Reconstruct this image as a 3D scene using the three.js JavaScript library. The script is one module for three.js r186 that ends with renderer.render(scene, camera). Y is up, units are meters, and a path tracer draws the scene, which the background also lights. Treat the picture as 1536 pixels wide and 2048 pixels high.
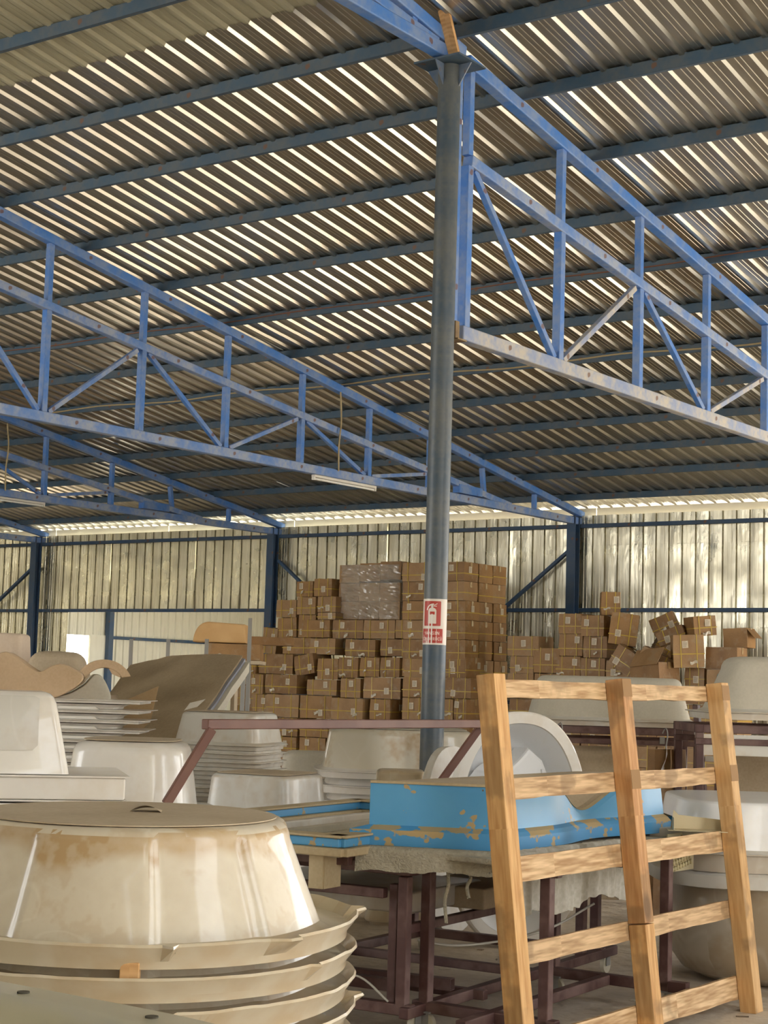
import * as THREE from 'three';
import { mergeGeometries, mergeVertices, toCreasedNormals } from 'three/addons/utils/BufferGeometryUtils.js';
import { RoundedBoxGeometry } from 'three/addons/geometries/RoundedBoxGeometry.js';
import { FontLoader } from 'three/addons/loaders/FontLoader.js';

// ---------------------------------------------------------------- camera, sky, sun, exposure
const scene = new THREE.Scene();
const camera = new THREE.PerspectiveCamera(33.99, 0.75, 0.05, 400);
camera.position.set(6.6912, 1.55, 10.2039);
camera.rotation.order = 'YXZ';
camera.rotation.set(0.1014, 0.6242, 0.03);
const sunDir = new THREE.Vector3(0.42, 0.72, -0.55).normalize();
// hazy pale sky: warm white low down, a little bluer overhead
{
  const w = 256, h = 128, d = new Float32Array(w * h * 4);
  for (let y = 0; y < h; y++) for (let x = 0; x < w; x++) { const e = Math.max(0, ((y + 0.5) / h - 0.5) * 2), k = Math.pow(e, 0.55), i = (y * w + x) * 4; d[i] = 1.08 - 0.46 * k; d[i + 1] = 1.04 - 0.30 * k; d[i + 2] = 0.96 - 0.04 * k; d[i + 3] = 1; }
  const t = new THREE.DataTexture(d, w, h, THREE.RGBAFormat, THREE.FloatType); t.mapping = THREE.EquirectangularReflectionMapping; t.magFilter = THREE.LinearFilter; t.needsUpdate = true;
  scene.background = t; scene.environment = t; scene.backgroundIntensity = 4; scene.environmentIntensity = 4;
}
const sun = new THREE.DirectionalLight(new THREE.Color(1.0, 0.93, 0.82), 16);
sun.position.copy(sunDir).multiplyScalar(60);
sun.castShadow = true;
sun.shadow.camera.left = sun.shadow.camera.bottom = -40; sun.shadow.camera.right = sun.shadow.camera.top = 40;
sun.shadow.camera.far = 140; sun.shadow.mapSize.set(2048, 2048);
scene.add(sun);
const renderer = new THREE.WebGLRenderer({ antialias: true });
renderer.toneMapping = THREE.LinearToneMapping;
renderer.toneMappingExposure = 1.68;
renderer.shadowMap.enabled = true;

// ---------------------------------------------------------------- helpers
let seed = 20240611;
const rnd = () => { seed = (seed + 0x6D2B79F5) | 0; let t = Math.imul(seed ^ (seed >>> 15), 1 | seed); t = (t + Math.imul(t ^ (t >>> 7), 61 | t)) ^ t; return ((t ^ (t >>> 14)) >>> 0) / 4294967296; };
const rr = (a, b) => a + (b - a) * rnd();
const V = (x, y, z) => new THREE.Vector3(x, y, z);
const L = (r, g, b) => new THREE.Color().setRGB(r, g, b);
const names = {};
const numbered = (n) => { const k = names[n] = (names[n] ?? -1) + 1; return k ? n + '_' + String(k).padStart(3, '0') : n; };
// lattice value noise, tileable when period p is given
const hash3 = (x, y, z) => { let h = Math.imul(x, 374761393) ^ Math.imul(y, 668265263) ^ Math.imul(z, 2147483647 ^ 0x5bd1e995); h = Math.imul(h ^ (h >>> 13), 1274126177); return ((h ^ (h >>> 16)) >>> 0) / 4294967296; };
const sm = (t) => t * t * (3 - 2 * t);
const mod = (a, p) => ((a % p) + p) % p;
function noise(x, y, z = 0, p = 1 << 20) {
  const ix = Math.floor(x), iy = Math.floor(y), iz = Math.floor(z), u = sm(x - ix), v = sm(y - iy), w = sm(z - iz);
  const q = (a, b, c) => hash3(mod(ix + a, p), mod(iy + b, p), iz + c), l = (a, b, t) => a + (b - a) * t;
  return l(l(l(q(0, 0, 0), q(1, 0, 0), u), l(q(0, 1, 0), q(1, 1, 0), u), v), l(l(q(0, 0, 1), q(1, 0, 1), u), l(q(0, 1, 1), q(1, 1, 1), u), v), w);
}
const fbm = (x, y, z = 0, o = 4, p = 1 << 20) => { let s = 0, a = 0.5, t = 0; for (let i = 0; i < o; i++) { s += a * noise(x, y, z + i * 17, p); t += a; x *= 2; y *= 2; p *= 2; a *= 0.5; } return s / t; };
const mix = (a, b, t) => a + (b - a) * t;
const clamp01 = (t) => Math.min(1, Math.max(0, t));
const step = (a, b, t) => sm(clamp01((t - a) / (b - a)));
// a tiling texture from a function of (u, v) in 0..1; colour functions return linear rgb
function tex(n, fn, colour = true, repeat = 1, m = n) {
  const d = new Uint8Array(n * m * 4), enc = (c) => 255 * (c <= 0.0031308 ? 12.92 * c : 1.055 * Math.pow(c, 1 / 2.4) - 0.055);
  for (let y = 0; y < m; y++) for (let x = 0; x < n; x++) {
    const c = fn((x + 0.5) / n, (y + 0.5) / m), k = (y * n + x) * 4;
    if (colour) for (let i = 0; i < 3; i++) d[k + i] = enc(clamp01(c[i])); else d[k] = d[k + 1] = d[k + 2] = 255 * clamp01(c);
    d[k + 3] = 255;
  }
  const t = new THREE.DataTexture(d, n, m); t.wrapS = t.wrapT = THREE.RepeatWrapping; t.magFilter = THREE.LinearFilter; t.minFilter = THREE.LinearMipmapLinearFilter;
  if (colour) t.colorSpace = THREE.SRGBColorSpace;
  t.repeat.set(repeat, repeat); t.needsUpdate = true;
  return t;
}
const lerp3 = (a, b, t) => [mix(a[0], b[0], t), mix(a[1], b[1], t), mix(a[2], b[2], t)];
function mat(o) { const m = new THREE.MeshPhysicalMaterial(o); return m; }
// uv in metres by the dominant axis of each face's normal
function metric(g) {
  if (g.index) g = g.toNonIndexed();
  if (!g.attributes.normal) g.computeVertexNormals();
  const P = g.attributes.position, uv = new Float32Array(P.count * 2), a = V(), b = V(), c = V(), n = V();
  for (let i = 0; i < P.count; i += 3) {
    a.fromBufferAttribute(P, i); b.fromBufferAttribute(P, i + 1); c.fromBufferAttribute(P, i + 2);
    n.copy(b).sub(a).cross(c.clone().sub(a));
    const x = Math.abs(n.x), y = Math.abs(n.y), z = Math.abs(n.z);
    [a, b, c].forEach((p, k) => { const j = (i + k) * 2; if (x >= y && x >= z) { uv[j] = p.z; uv[j + 1] = p.y; } else if (y >= z) { uv[j] = p.x; uv[j + 1] = p.z; } else { uv[j] = p.x; uv[j + 1] = p.y; } });
  }
  g.setAttribute('uv', new THREE.BufferAttribute(uv, 2));
  for (const k of Object.keys(g.attributes)) if (!['position', 'normal', 'uv', 'color'].includes(k)) g.deleteAttribute(k);
  return g;
}
const join = (list) => { list = list.map((g) => g.index ? g.toNonIndexed() : g); list.forEach((g) => { for (const k of Object.keys(g.attributes)) if (!['position', 'normal', 'uv'].includes(k)) g.deleteAttribute(k); if (!g.attributes.uv) g.setAttribute('uv', new THREE.BufferAttribute(new Float32Array(g.attributes.position.count * 2), 2)); }); return list.length > 1 ? mergeGeometries(list) : list[0]; };
function part(name, g, m, parent, label) {
  const o = new THREE.Mesh(Array.isArray(g) ? join(g) : g, m);
  o.name = name; o.castShadow = o.receiveShadow = true; parent.add(o);
  if (label) o.userData.label = label;
  return o;
}
function thing(name, label, category, [x, y, z] = [0, 0, 0], turn = 0, group) {
  const o = new THREE.Group(); o.name = numbered(name); scene.add(o); o.position.set(x, y, z); o.rotation.y = turn;
  o.userData = { label, category }; if (group) o.userData.group = group;
  return o;
}
function struct(name, label) { const o = new THREE.Group(); o.name = name; o.userData = { kind: 'structure', label, category: name.split('_')[0] }; scene.add(o); return o; }
const box = (w, h, d, x = 0, y = 0, z = 0, r = 0) => { const g = r ? new RoundedBoxGeometry(w, h, d, 1, r) : new THREE.BoxGeometry(w, h, d); g.translate(x, y, z); return metric(g); };
// square bar between two points; w across, h along `up`
function bar(a, b, w, h = w, up = V(0, 1, 0), r = Math.min(w, h) * 0.12) {
  const len = a.distanceTo(b), g = new RoundedBoxGeometry(w, h, len, 1, r), mtx = new THREE.Matrix4();
  const f = b.clone().sub(a).normalize(), s = up.clone().cross(f); if (s.lengthSq() < 1e-6) s.set(1, 0, 0); s.normalize(); const u = f.clone().cross(s);
  const q = metric(g);
  mtx.makeBasis(s, u, f).setPosition(a.clone().add(b).multiplyScalar(0.5));
  return q.applyMatrix4(mtx);
}
function tube(pts, r, seg = 24, rad = 6) { return metric(new THREE.TubeGeometry(new THREE.CatmullRomCurve3(pts), seg, r, rad, false)); }
const cyl = (r0, r1, h, x = 0, y = 0, z = 0, n = 24) => { const g = new THREE.CylinderGeometry(r0, r1, h, n); g.translate(x, y, z); return g; };
// rings: array of arrays of Vector3 (same length) -> surface; options closed, capStart, capEnd
function loft(rings, { closed = true, capA = false, capB = false, crease = 0.6 } = {}) {
  const n = rings[0].length, pos = [], idx = [];
  for (const r of rings) for (const p of r) pos.push(p.x, p.y, p.z);
  const m = closed ? n : n - 1;
  for (let i = 0; i < rings.length - 1; i++) for (let j = 0; j < m; j++) { const a = i * n + j, b = i * n + (j + 1) % n, c = a + n, d = b + n; idx.push(a, b, d, a, d, c); }
  const cap = (i, flip) => { const c = V(); rings[i].forEach((p) => c.add(p)); c.multiplyScalar(1 / n); const k = pos.length / 3; pos.push(c.x, c.y, c.z); for (let j = 0; j < n; j++) { const a = i * n + j, b = i * n + (j + 1) % n; flip ? idx.push(k, b, a) : idx.push(k, a, b); } };
  if (capA) cap(0, false); if (capB) cap(rings.length - 1, true);
  let g = new THREE.BufferGeometry(); g.setAttribute('position', new THREE.Float32BufferAttribute(pos, 3)); g.setIndex(idx);
  g = toCreasedNormals(g, crease);
  return metric(g);
}
// ---------------------------------------------------------------- materials of the building
const nz = (u, v, s, o = 4, z = 0) => fbm(u * s, v * s, z, o, s);
const dustTex = tex(512, (u, v) => { const a = nz(u, v, 6, 5, 3), b = nz(u, v, 60, 3, 9); const k = step(0.42, 0.7, a * 0.8 + b * 0.25); return lerp3([1, 1, 1], [0.98, 0.86, 0.66], k); });
const blueTex = (base, dust, amount) => tex(512, (u, v) => { const a = nz(u, v, 5, 5, 31), b = nz(u, v, 40, 3, 41), rust = step(0.72, 0.78, nz(u, v, 9, 4, 77)); return lerp3(lerp3(base, dust, amount * step(0.3, 0.8, a * 0.75 + b * 0.3)), [0.16, 0.07, 0.03], rust * 0.8); }, true, 0.8);
const M = {};
M.truss = mat({ map: blueTex([0.055, 0.20, 0.60], [0.36, 0.40, 0.44], 0.5), roughness: 0.5 });
M.trussPale = mat({ map: blueTex([0.11, 0.24, 0.58], [0.42, 0.44, 0.47], 0.75), roughness: 0.55 });
M.trussDusty = mat({ map: blueTex([0.24, 0.31, 0.50], [0.52, 0.48, 0.41], 1.0), roughness: 0.7 });
M.purlin = mat({ map: blueTex([0.035, 0.085, 0.15], [0.13, 0.13, 0.12], 0.5), roughness: 0.6 });
M.columnBlue = mat({ map: blueTex([0.05, 0.12, 0.26], [0.20, 0.20, 0.18], 0.6), roughness: 0.45 });
M.wallSteel = mat({ map: blueTex([0.03, 0.075, 0.16], [0.10, 0.11, 0.11], 0.4), roughness: 0.55 });
const galvTex = (a, b, z) => tex(512, (u, v) => { const s = nz(u, v, 4, 5, z), f = fbm(u * 64, v * 6, z + 5, 4, 64); return lerp3(a, b, clamp01(s * 0.7 + f * 0.5 - 0.1)); }, true, 0.5);
const galvRough = tex(256, (u, v) => mix(0.25, 0.75, clamp01(nz(u, v, 5, 5, 7) * 1.3 - 0.15)), false, 0.6);
const crinkle = tex(512, (u, v) => { const a = fbm(u * 8, v * 3, 51, 4, 8), b = fbm(u * 16, v * 6, 61, 3, 16); return clamp01(0.5 + (Math.abs(a - 0.5) * 1.2 + Math.abs(b - 0.5) * 0.5 - 0.25)); }, false, 0.8);
M.roof = mat({ map: galvTex([0.44, 0.42, 0.36], [0.58, 0.56, 0.50], 11), roughness: 0.28, metalness: 0.93 });
M.roofOld = mat({ map: galvTex([0.38, 0.36, 0.26], [0.52, 0.50, 0.38], 15), roughness: 0.75, metalness: 0.25 });
M.wallSheet = mat({ map: galvTex([0.50, 0.46, 0.34], [0.80, 0.76, 0.62], 23), roughnessMap: galvRough, roughness: 0.7, metalness: 0.85, bumpMap: crinkle, bumpScale: 0.006 });
M.annexSheet = mat({ map: galvTex([0.58, 0.58, 0.51], [0.72, 0.72, 0.64], 29), roughness: 0.6, metalness: 0.1 });
M.white = mat({ color: L(0.78, 0.75, 0.66), roughness: 0.5 });
const floorTex = tex(1024, (u, v) => { const a = nz(u, v, 5, 6, 101), b = nz(u, v, 80, 3, 111), c = step(0.55, 0.75, nz(u, v, 12, 4, 121)); return lerp3(lerp3([0.46, 0.38, 0.29], [0.64, 0.55, 0.44], clamp01(a * 1.3 - 0.15 + (b - 0.5) * 0.6)), [0.34, 0.28, 0.22], c * 0.5); }, true, 0.35);
const grit = tex(512, (u, v) => nz(u, v, 24, 5, 131), false, 0.7);
M.floor = mat({ map: floorTex, roughness: 0.95, bumpMap: grit, bumpScale: 0.012 });
M.ground = mat({ map: tex(512, (u, v) => lerp3([0.44, 0.39, 0.31], [0.58, 0.52, 0.42], nz(u, v, 6, 6, 141)), true, 0.1), roughness: 0.95 });

// ---------------------------------------------------------------- ground and floor
{
  const f = struct('floor', 'dusty beige concrete floor with grit and litter');
  part('floor_slab', box(38.4, 0.3, 26.6, -6.9, -0.15, 0.6), M.floor, f);
  const g = struct('ground', 'bare sunlit earth outside the shed');
  part('earth', box(160, 0.2, 160, 0, -0.32, 0), M.ground, g);
}
// ---------------------------------------------------------------- roof: trapezoidal sheets on purlins
const SL = 0.1555, roofY = (z) => 6.345 + SL * z, PITCH = 0.2157, X0 = -26, X1 = 12.25;
// one pitch of the sheet: [along, height]
const PROFILE = [[0, 0], [0.042, 0], [0.046, 0.003], [0.052, 0.003], [0.056, 0], [0.088, 0], [0.092, 0.003], [0.098, 0.003], [0.102, 0], [0.138, 0], [0.152, 0.028], [0.186, 0.028], [0.200, 0]];
const WALLPROF = [[0, 0], [0.05, 0], [0.054, 0.003], [0.06, 0.003], [0.064, 0], [0.11, 0], [0.114, 0.003], [0.12, 0.003], [0.124, 0], [0.168, 0], [0.175, 0.036], [0.196, 0.036], [0.203, 0]];
function sheetGeo(ribs, len, warp, rows = 6, dents = null) {
  const prof = [];
  for (let r = 0; r < ribs; r++) for (const [a, h] of dents ? WALLPROF : PROFILE) prof.push([r * PITCH + a, h]);
  prof.push([ribs * PITCH, 0]); prof.push([ribs * PITCH + 0.02, 0.001]);
  const rings = [];
  for (let i = 0; i <= rows; i++) { const v = i / rows * len; rings.push(prof.map(([a, h]) => V(a, v, h + (dents ? dents(a, v) : 0) + warp * Math.sin(v * 2.1 + a * 0.7)))); }
  return loft(rings, { closed: false, crease: 0.35 });
}
{
  const roof = struct('ceiling', 'corrugated metal roof underside on blue purlins');
  // rows of sheets by z range: [far edge, near edge, lift, material]
  const rows = [[-12.95, -10.35, 0.004, M.roof], [-10.5, -4.65, 0.002, M.roof], [-4.8, 0.95, 0, M.roof], [0.75, 6.4, 0.006, M.roofOld]];
  const W = 5 * PITCH;
  rows.forEach(([za, zb, lift, m], ri) => {
    const len = (zb - za) * Math.hypot(1, SL), geos = [0, 1, 2].map((k) => sheetGeo(5, len, 0.0012 + 0.0008 * k, 10));
    for (let i = 0, x = X1 - W; x > X0; x -= W, i++) {
      if (ri === 0 && false) continue;
      const s = part('roof_sheet', geos[(i * 7 + ri) % 3], m, roof);
      s.position.set(x, roofY(za) + lift, za);
      s.rotation.x = Math.PI / 2 - Math.atan(SL);   // local y runs up the slope (+z), local z (rib height) points up
      s.rotation.order = 'XYZ';
      s.scale.z = 1;
    }
  });
  // purlins
  const zs = [-11.98, -10.82, -9.72, -8.62, -7.52, -6.42, -5.32, -4.19, -3.05, -1.88, -0.73, 0.27, 1.52, 2.66, 3.8, 4.94, 6.1];
  for (const z of zs) part('purlin', bar(V(X0, roofY(z) - 0.05, z), V(X1, roofY(z) - 0.05, z), 0.06, 0.098, V(0, 1, SL).normalize()), M.purlin, roof);
  // far slope beyond the ridge
  const back = [[6.2, 12.9]];
  for (const [za, zb] of back) {
    const len = (zb - za) * Math.hypot(1, SL), g = sheetGeo(5, len, 0.001, 4);
    for (let x = X1 - W; x > X0; x -= W) { const s = part('roof_sheet', g, M.roofOld, roof); s.position.set(x, roofY(6.3) + 0.03, za); s.rotation.x = Math.PI / 2 + Math.atan(SL); }
    for (const z of [7.4, 8.6, 9.8, 11, 12.2]) part('purlin', bar(V(X0, roofY(12.6 - z) - 0.05, z), V(X1, roofY(12.6 - z) - 0.05, z), 0.06, 0.098), M.purlin, roof);
  }
}
// ---------------------------------------------------------------- back wall
const ZW = -12.62;
{
  const w = struct('wall_back', 'crumpled galvanised corrugated sheet wall with blue girts and posts');
  const W = 5 * PITCH, geos = [];
  for (let k = 0; k < 6; k++) geos.push(sheetGeo(5, 4.22, 0.003, 64, (a, v) => {
    const A = a + k * 13.7, d = fbm(A * 2.2, v * 0.9, k, 3) - 0.5, e = fbm(A * 8, v * 2.5, k + 9, 3);
    return 0.010 * (hash3(Math.floor(a / PITCH) + k * 7, 3, 5) - 0.5) * Math.sin(Math.PI * clamp01((a % PITCH) / 0.168)) * (0.6 + 0.8 * fbm(v * 0.8, Math.floor(a / PITCH) + k * 11, 3, 2)) - 0.04 * Math.max(0, d - 0.05) + 0.012 * (e - 0.5) * step(0.45, 0.7, fbm(A * 1.3, v * 0.7, k + 20, 2));
  }));
  const high = []; for (let k = 0; k < 3; k++) high.push(sheetGeo(5, 1.47, 0.003, 28, (a, v) => { const A = a + k * 9.1 + 50, V2 = v + 2.75, d = fbm(A * 2.2, V2 * 1.6, k, 3) - 0.5, e = fbm(A * 7, V2 * 4, k + 9, 3); return -0.05 * Math.max(0, d - 0.08) + 0.022 * (e - 0.5) * step(0.45, 0.7, fbm(A * 1.3, V2 * 0.9, k + 20, 2)); }));
  let i = 0;
  for (let x = 2.2 - W; x > X0; x -= W, i++) {
    const open = x > -17.6 && x + W < -11.6;
    const s = part('wall_sheet', open ? high[i % 3] : geos[(i * 5) % 6], M.wallSheet, w);
    s.position.set(x + W, open ? 2.75 : 0, ZW); s.rotation.y = Math.PI + rr(-0.01, 0.01); s.rotation.x = rr(-0.003, 0.003);   // ribs stand outwards
  }
  for (const y of [4.05, 2.75, 1.3]) {
    const runs = y > 2 ? [[X0, 2.2]] : [[X0, -17.6], [-11.8, 2.2]];
    for (const [a, b] of runs) part('girt', bar(V(a, y, ZW + 0.07), V(b, y, ZW + 0.07), 0.06, 0.06), M.wallSteel, w);
  }
  for (const x of [-24, -18, -12, -6, 0, 6, 12]) {
    part('wall_post', [box(0.15, 4.2, 0.012, x, 2.1, ZW + 0.11), box(0.15, 4.2, 0.012, x, 2.1, ZW + 0.25), box(0.01, 4.2, 0.14, x, 2.1, ZW + 0.18)], M.wallSteel, w);
  }
  for (const [a, b] of [[[-6.08, 3.68], [-8.4, 1.9]], [[-11.9, 3.62], [-9.6, 1.9]], [[-18.1, 3.6], [-20.6, 1.9]]]) part('wall_brace', bar(V(a[0], a[1], ZW + 0.13), V(b[0], b[1], ZW + 0.13), 0.07, 0.05), M.wallSteel, w);
  const t = struct('trim_1', 'pale eave gutter strip above the sheet wall');
  for (let x = X1 - 3; x > X0; x -= 3) part('gutter', [box(2.985, 0.17, 0.012, x + 1.5, 4.258, ZW - 0.10 + rr(-0.004, 0.004)), box(2.985, 0.012, 0.12, x + 1.5, 4.175, ZW - 0.16)], M.white, t);
}
// left gable wall (unseen end), with sheet
{
  const w = struct('wall_left', 'corrugated sheet end wall of the shed');
  const g = sheetGeo(5, 8.2, 0.002, 4);
  for (let z = ZW; z < 12; z += 5 * PITCH) { const s = part('wall_sheet', g, M.wallSheet, w); s.position.set(X0 + 0.1, 0, z + 5 * PITCH); s.rotation.y = Math.PI / 2; }
}
// aisle-side wall and right gable, both behind the camera, with their door openings
{
  const w = struct('wall_front', 'corrugated sheet wall behind the camera with wide doorways'), g = sheetGeo(5, 6.1, 0.002, 4), W = 5 * PITCH;
  for (let x = X1 - W; x > X0; x -= W) { if ((x > -17 && x < -6.5)) continue; const s = part('wall_sheet', g, M.wallSheet, w); s.position.set(x, 0, 12.85); }
  const r = struct('wall_right', 'corrugated sheet gable behind the camera with doorways'), h = sheetGeo(5, 4.4, 0.002, 4), k = sheetGeo(5, 7.6, 0.002, 4);
  let i = 0; for (let z = ZW; z < 12; z += W, i++) { if (z < -5.5 || (z > 3.0 && z < 6.4) || z > 10.8) continue; const s = part('wall_sheet', z < -1 ? h : k, M.wallSheet, r); s.position.set(X1 - 0.1, 0, z); s.rotation.y = -Math.PI / 2; }
}
// annex beyond the opening in the back wall
{
  const w = struct('wall_annex', 'pale corrugated annex wall with blue rails seen through the opening');
  const XA = -17.35, g = sheetGeo(5, 3.3, 0.001, 4), gd = sheetGeo(5, 1.0, 0.001, 2);
  let k = 0;
  for (let z = ZW - 0.02; z > ZW - 9; z -= 5 * PITCH, k++) { const door = k === 0; const s = part('wall_sheet', door ? gd : g, M.annexSheet, w); s.position.set(XA, door ? 2.3 : 0, z); s.rotation.y = Math.PI / 2; }
  part('girt', bar(V(XA + 0.05, 2.28, ZW - 1.2), V(XA + 0.05, 2.28, ZW - 9), 0.05, 0.06), M.wallSteel, w);
  part('girt', bar(V(XA + 0.05, 1.2, ZW - 1.2), V(XA + 0.05, 1.2, ZW - 9), 0.05, 0.06), M.wallSteel, w);
  for (const z of [ZW - 1.2, ZW - 6.2]) part('annex_post', box(0.12, 3.2, 0.12, XA + 0.08, 1.6, z), M.wallSteel, w);
  part('roof_sheet', box(7.5, 0.05, 9.6, XA + 3.6, 3.32, ZW - 4.9), M.annexSheet, w); part('end_wall', box(7.5, 3.3, 0.05, XA + 3.6, 1.65, ZW - 9.6), M.annexSheet, w); part('side_wall', box(0.05, 3.3, 5.2, XA + 7.3, 1.65, ZW - 7.0), M.annexSheet, w);
  part('door_jamb', box(0.04, 2.32, 0.42, XA + 0.02, 1.16, ZW - 0.93), M.annexSheet, w);
  part('annex_floor', box(9, 0.2, 10, XA + 4.4, -0.1, ZW - 5.1), M.floor, w);
}
// ---------------------------------------------------------------- trusses
const H0 = 4.19, KZ = 12.617 / 9, topY = (k) => 6.15 - 0.218 * k, midY = (k) => 5.45 - 0.172 * k, kz = (k) => -0.02 - k * KZ;
function truss(x, label, low = M.trussPale, web = M.trussPale) {
  const t = thing('roof_truss', label, 'truss', [x, 0, 0], 0, 'blue lattice roof trusses');
  const P = (y, k) => V(0, y, kz(k)), up = V(0, 1, 0);
  part('top_chord', bar(P(topY(0) + 0.05, -0.05), P(topY(9) + 0.05, 9.05), 0.10, 0.10), M.truss, t);
  part('bottom_chord', bar(P(H0 - 0.06, -0.05), P(H0 - 0.06, 9.0), 0.10, 0.11), low, t);
  part('middle_chord', bar(P(midY(0), 0), P(midY(7.5), 7.5), 0.09, 0.09), M.trussPale, t);
  for (let k = 0; k <= 8; k++) {
    if (k < 7) { part('post', bar(P(midY(k) + 0.04, k), P(topY(k), k), 0.065, 0.065), M.truss, t); if (k < 7) part('post', bar(P(H0 - 0.01, k), P(midY(k) - 0.04, k), 0.075, 0.075), M.truss, t); }
    else part('post', bar(P(k === 7 ? midY(7) : H0, k), P(topY(k), k - (k === 7 ? 0.05 : 0)), 0.065, 0.065), M.truss, t);
  }
  for (let k = 1; k < 7; k += 2) { part('diagonal', bar(P(midY(k - 1) - 0.05, k - 1 + 0.06), P(H0, k - 0.05), 0.05, 0.05), M.truss, t); part('diagonal', bar(P(H0, k + 0.05), P(midY(k + 1) - 0.05, k + 1 - 0.06), 0.05, 0.05), low, t); }
  part('splice_plate', box(0.11, 0.12, 0.6, 0, midY(6.8) - 0.02, kz(6.7)), M.truss, t);
  return t;
}
truss(0, 'nearest blue truss meeting the round column at upper right', M.trussDusty);
truss(-6, 'long blue truss crossing the left half above the tub stacks');
truss(-12, 'distant blue truss behind the long one, at left below it');
truss(-18, 'farthest blue truss, its end showing at the left edge');
// near half of the first frame, rising to the ridge on the camera's side of the column
{
  const t = thing('roof_truss', 'short end of blue truss above the column cap at the top edge', 'truss', [0, 0, 0], 0, 'blue lattice roof trusses');
  part('bottom_chord', bar(V(0, 6.17, 0.12), V(0, 6.17, 12.4), 0.10, 0.10), M.truss, t);
  part('top_chord', bar(V(0, 6.24, 0.1), V(0, roofY(6.2) - 0.16, 6.2), 0.10, 0.10), M.truss, t);
  part('middle_chord', bar(V(0, 6.2, 0.45), V(0, 6.62, 5), 0.08, 0.08), M.truss, t);
  for (const z of [0.75, 1.9, 3.1, 4.3, 6.2]) part('post', bar(V(0, 6.2, z), V(0, roofY(z) - 0.16, z), 0.06, 0.06), M.truss, t);
  for (const z of [1.9, 4.3]) part('diagonal', bar(V(0, 6.2, z + 0.05), V(0, roofY(z + 1.15) - 0.18, z + 1.15), 0.05, 0.05), M.truss, t);
  part('top_chord', bar(V(0, roofY(6.2) - 0.16, 6.2), V(0, 6.24, 12.4), 0.10, 0.10), M.truss, t);
}
// ---------------------------------------------------------------- pipe column, its sign, lamps and cables
const FACE = Math.atan2(6.69, 9.95);   // bearing of the aisle side of the column
{
  const c = thing('steel_column', 'round grey-blue steel pipe column in the middle of the hall', 'column', [0, 0, 0.25]);
  part('shaft', metric(cyl(0.084, 0.084, 6.09, 0, 3.045, 0, 40)), mat({ map: blueTex([0.055, 0.085, 0.12], [0.15, 0.15, 0.135], 0.75), roughness: 0.42 }), c);
  part('base_plate', box(0.34, 0.015, 0.34, 0, 0.008, 0), M.purlin, c);
  part('cap_plate', box(0.40, 0.014, 0.36, 0, 6.1, 0), M.purlin, c);
  for (let k = 0; k < 4; k++) {
    const s = new THREE.Shape([new THREE.Vector2(0.07, 0), new THREE.Vector2(0.19, 0), new THREE.Vector2(0.085, -0.16), new THREE.Vector2(0.07, -0.16)]), g = new THREE.ExtrudeGeometry(s, { depth: 0.01, bevelEnabled: false });
    g.translate(0, 6.09, -0.005); g.rotateY(k * Math.PI / 2); part('gusset', metric(g), M.columnBlue, c);
  }
  part('bracket', [box(0.11, 0.13, 0.05, 0, 4.13, -0.11), box(0.16, 0.012, 0.12, 0, 4.06, -0.14)], mat({ map: blueTex([0.30, 0.22, 0.12], [0.12, 0.06, 0.03], 0.8), roughness: 0.8 }), c, 'rusty seat bracket of the lower chord');
  part('stanchion', bar(V(0.0, 4.2, -0.115), V(0.0, 6.08, -0.115), 0.06, 0.06), M.truss, c);
  // sign wrapped round the shaft
  const cv = document.createElement('canvas'); cv.width = 512; cv.height = 600; const g = cv.getContext('2d');
  g.fillStyle = '#e9dcd0'; g.fillRect(0, 0, 512, 600);
  g.fillStyle = '#b8392c'; g.beginPath(); g.roundRect(132, 30, 248, 325, 14); g.fill();
  g.fillStyle = '#b8392c'; g.fillRect(96, 392, 320, 186);
  g.fillStyle = '#e9dcd0';
  g.beginPath(); g.roundRect(206, 118, 112, 208, [46, 46, 6, 6]); g.fill();
  g.fillRect(246, 78, 30, 50);
  g.lineWidth = 17; g.strokeStyle = '#e9dcd0'; g.beginPath(); g.moveTo(284, 70); g.quadraticCurveTo(200, 74, 188, 150); g.stroke();
  g.lineWidth = 10; g.beginPath(); g.moveTo(282, 88); g.lineTo(330, 62); g.stroke(); g.beginPath(); g.moveTo(282, 98); g.lineTo(322, 96); g.stroke();
  g.fillStyle = '#b8392c'; g.fillRect(230, 168, 66, 38);
  g.fillStyle = '#e6c9bd'; g.font = 'bold 58px sans-serif'; g.textAlign = 'center'; g.fillText('YANGIN', 256, 470, 250); g.fillText('SÖNDÜRÜCÜ', 256, 545, 300);
  g.fillStyle = '#f2ece4'; for (const [x, y0, w] of [[212, 322, 13], [252, 196, 17], [130, 470, 9], [160, 505, 11], [186, 545, 14], [322, 395, 5]]) { g.beginPath(); g.roundRect(x, y0, w, 600 - y0, w / 2); g.fill(); }
  const tx = new THREE.CanvasTexture(cv); tx.colorSpace = THREE.SRGBColorSpace;
  const sg = new THREE.CylinderGeometry(0.0856, 0.0856, 0.325, 40, 1, true, -1.62, 3.24);
  const s = new THREE.Mesh(sg, mat({ map: tx, roughness: 0.45, side: THREE.DoubleSide }));
  s.name = 'fire_extinguisher_sign'; s.position.set(0, 1.99, 0.25); s.rotation.y = FACE - 0.30; s.castShadow = s.receiveShadow = true;
  s.userData = { label: 'red and white fire extinguisher sign wrapped round the pipe column', category: 'sign' }; scene.add(s);
}
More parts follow.
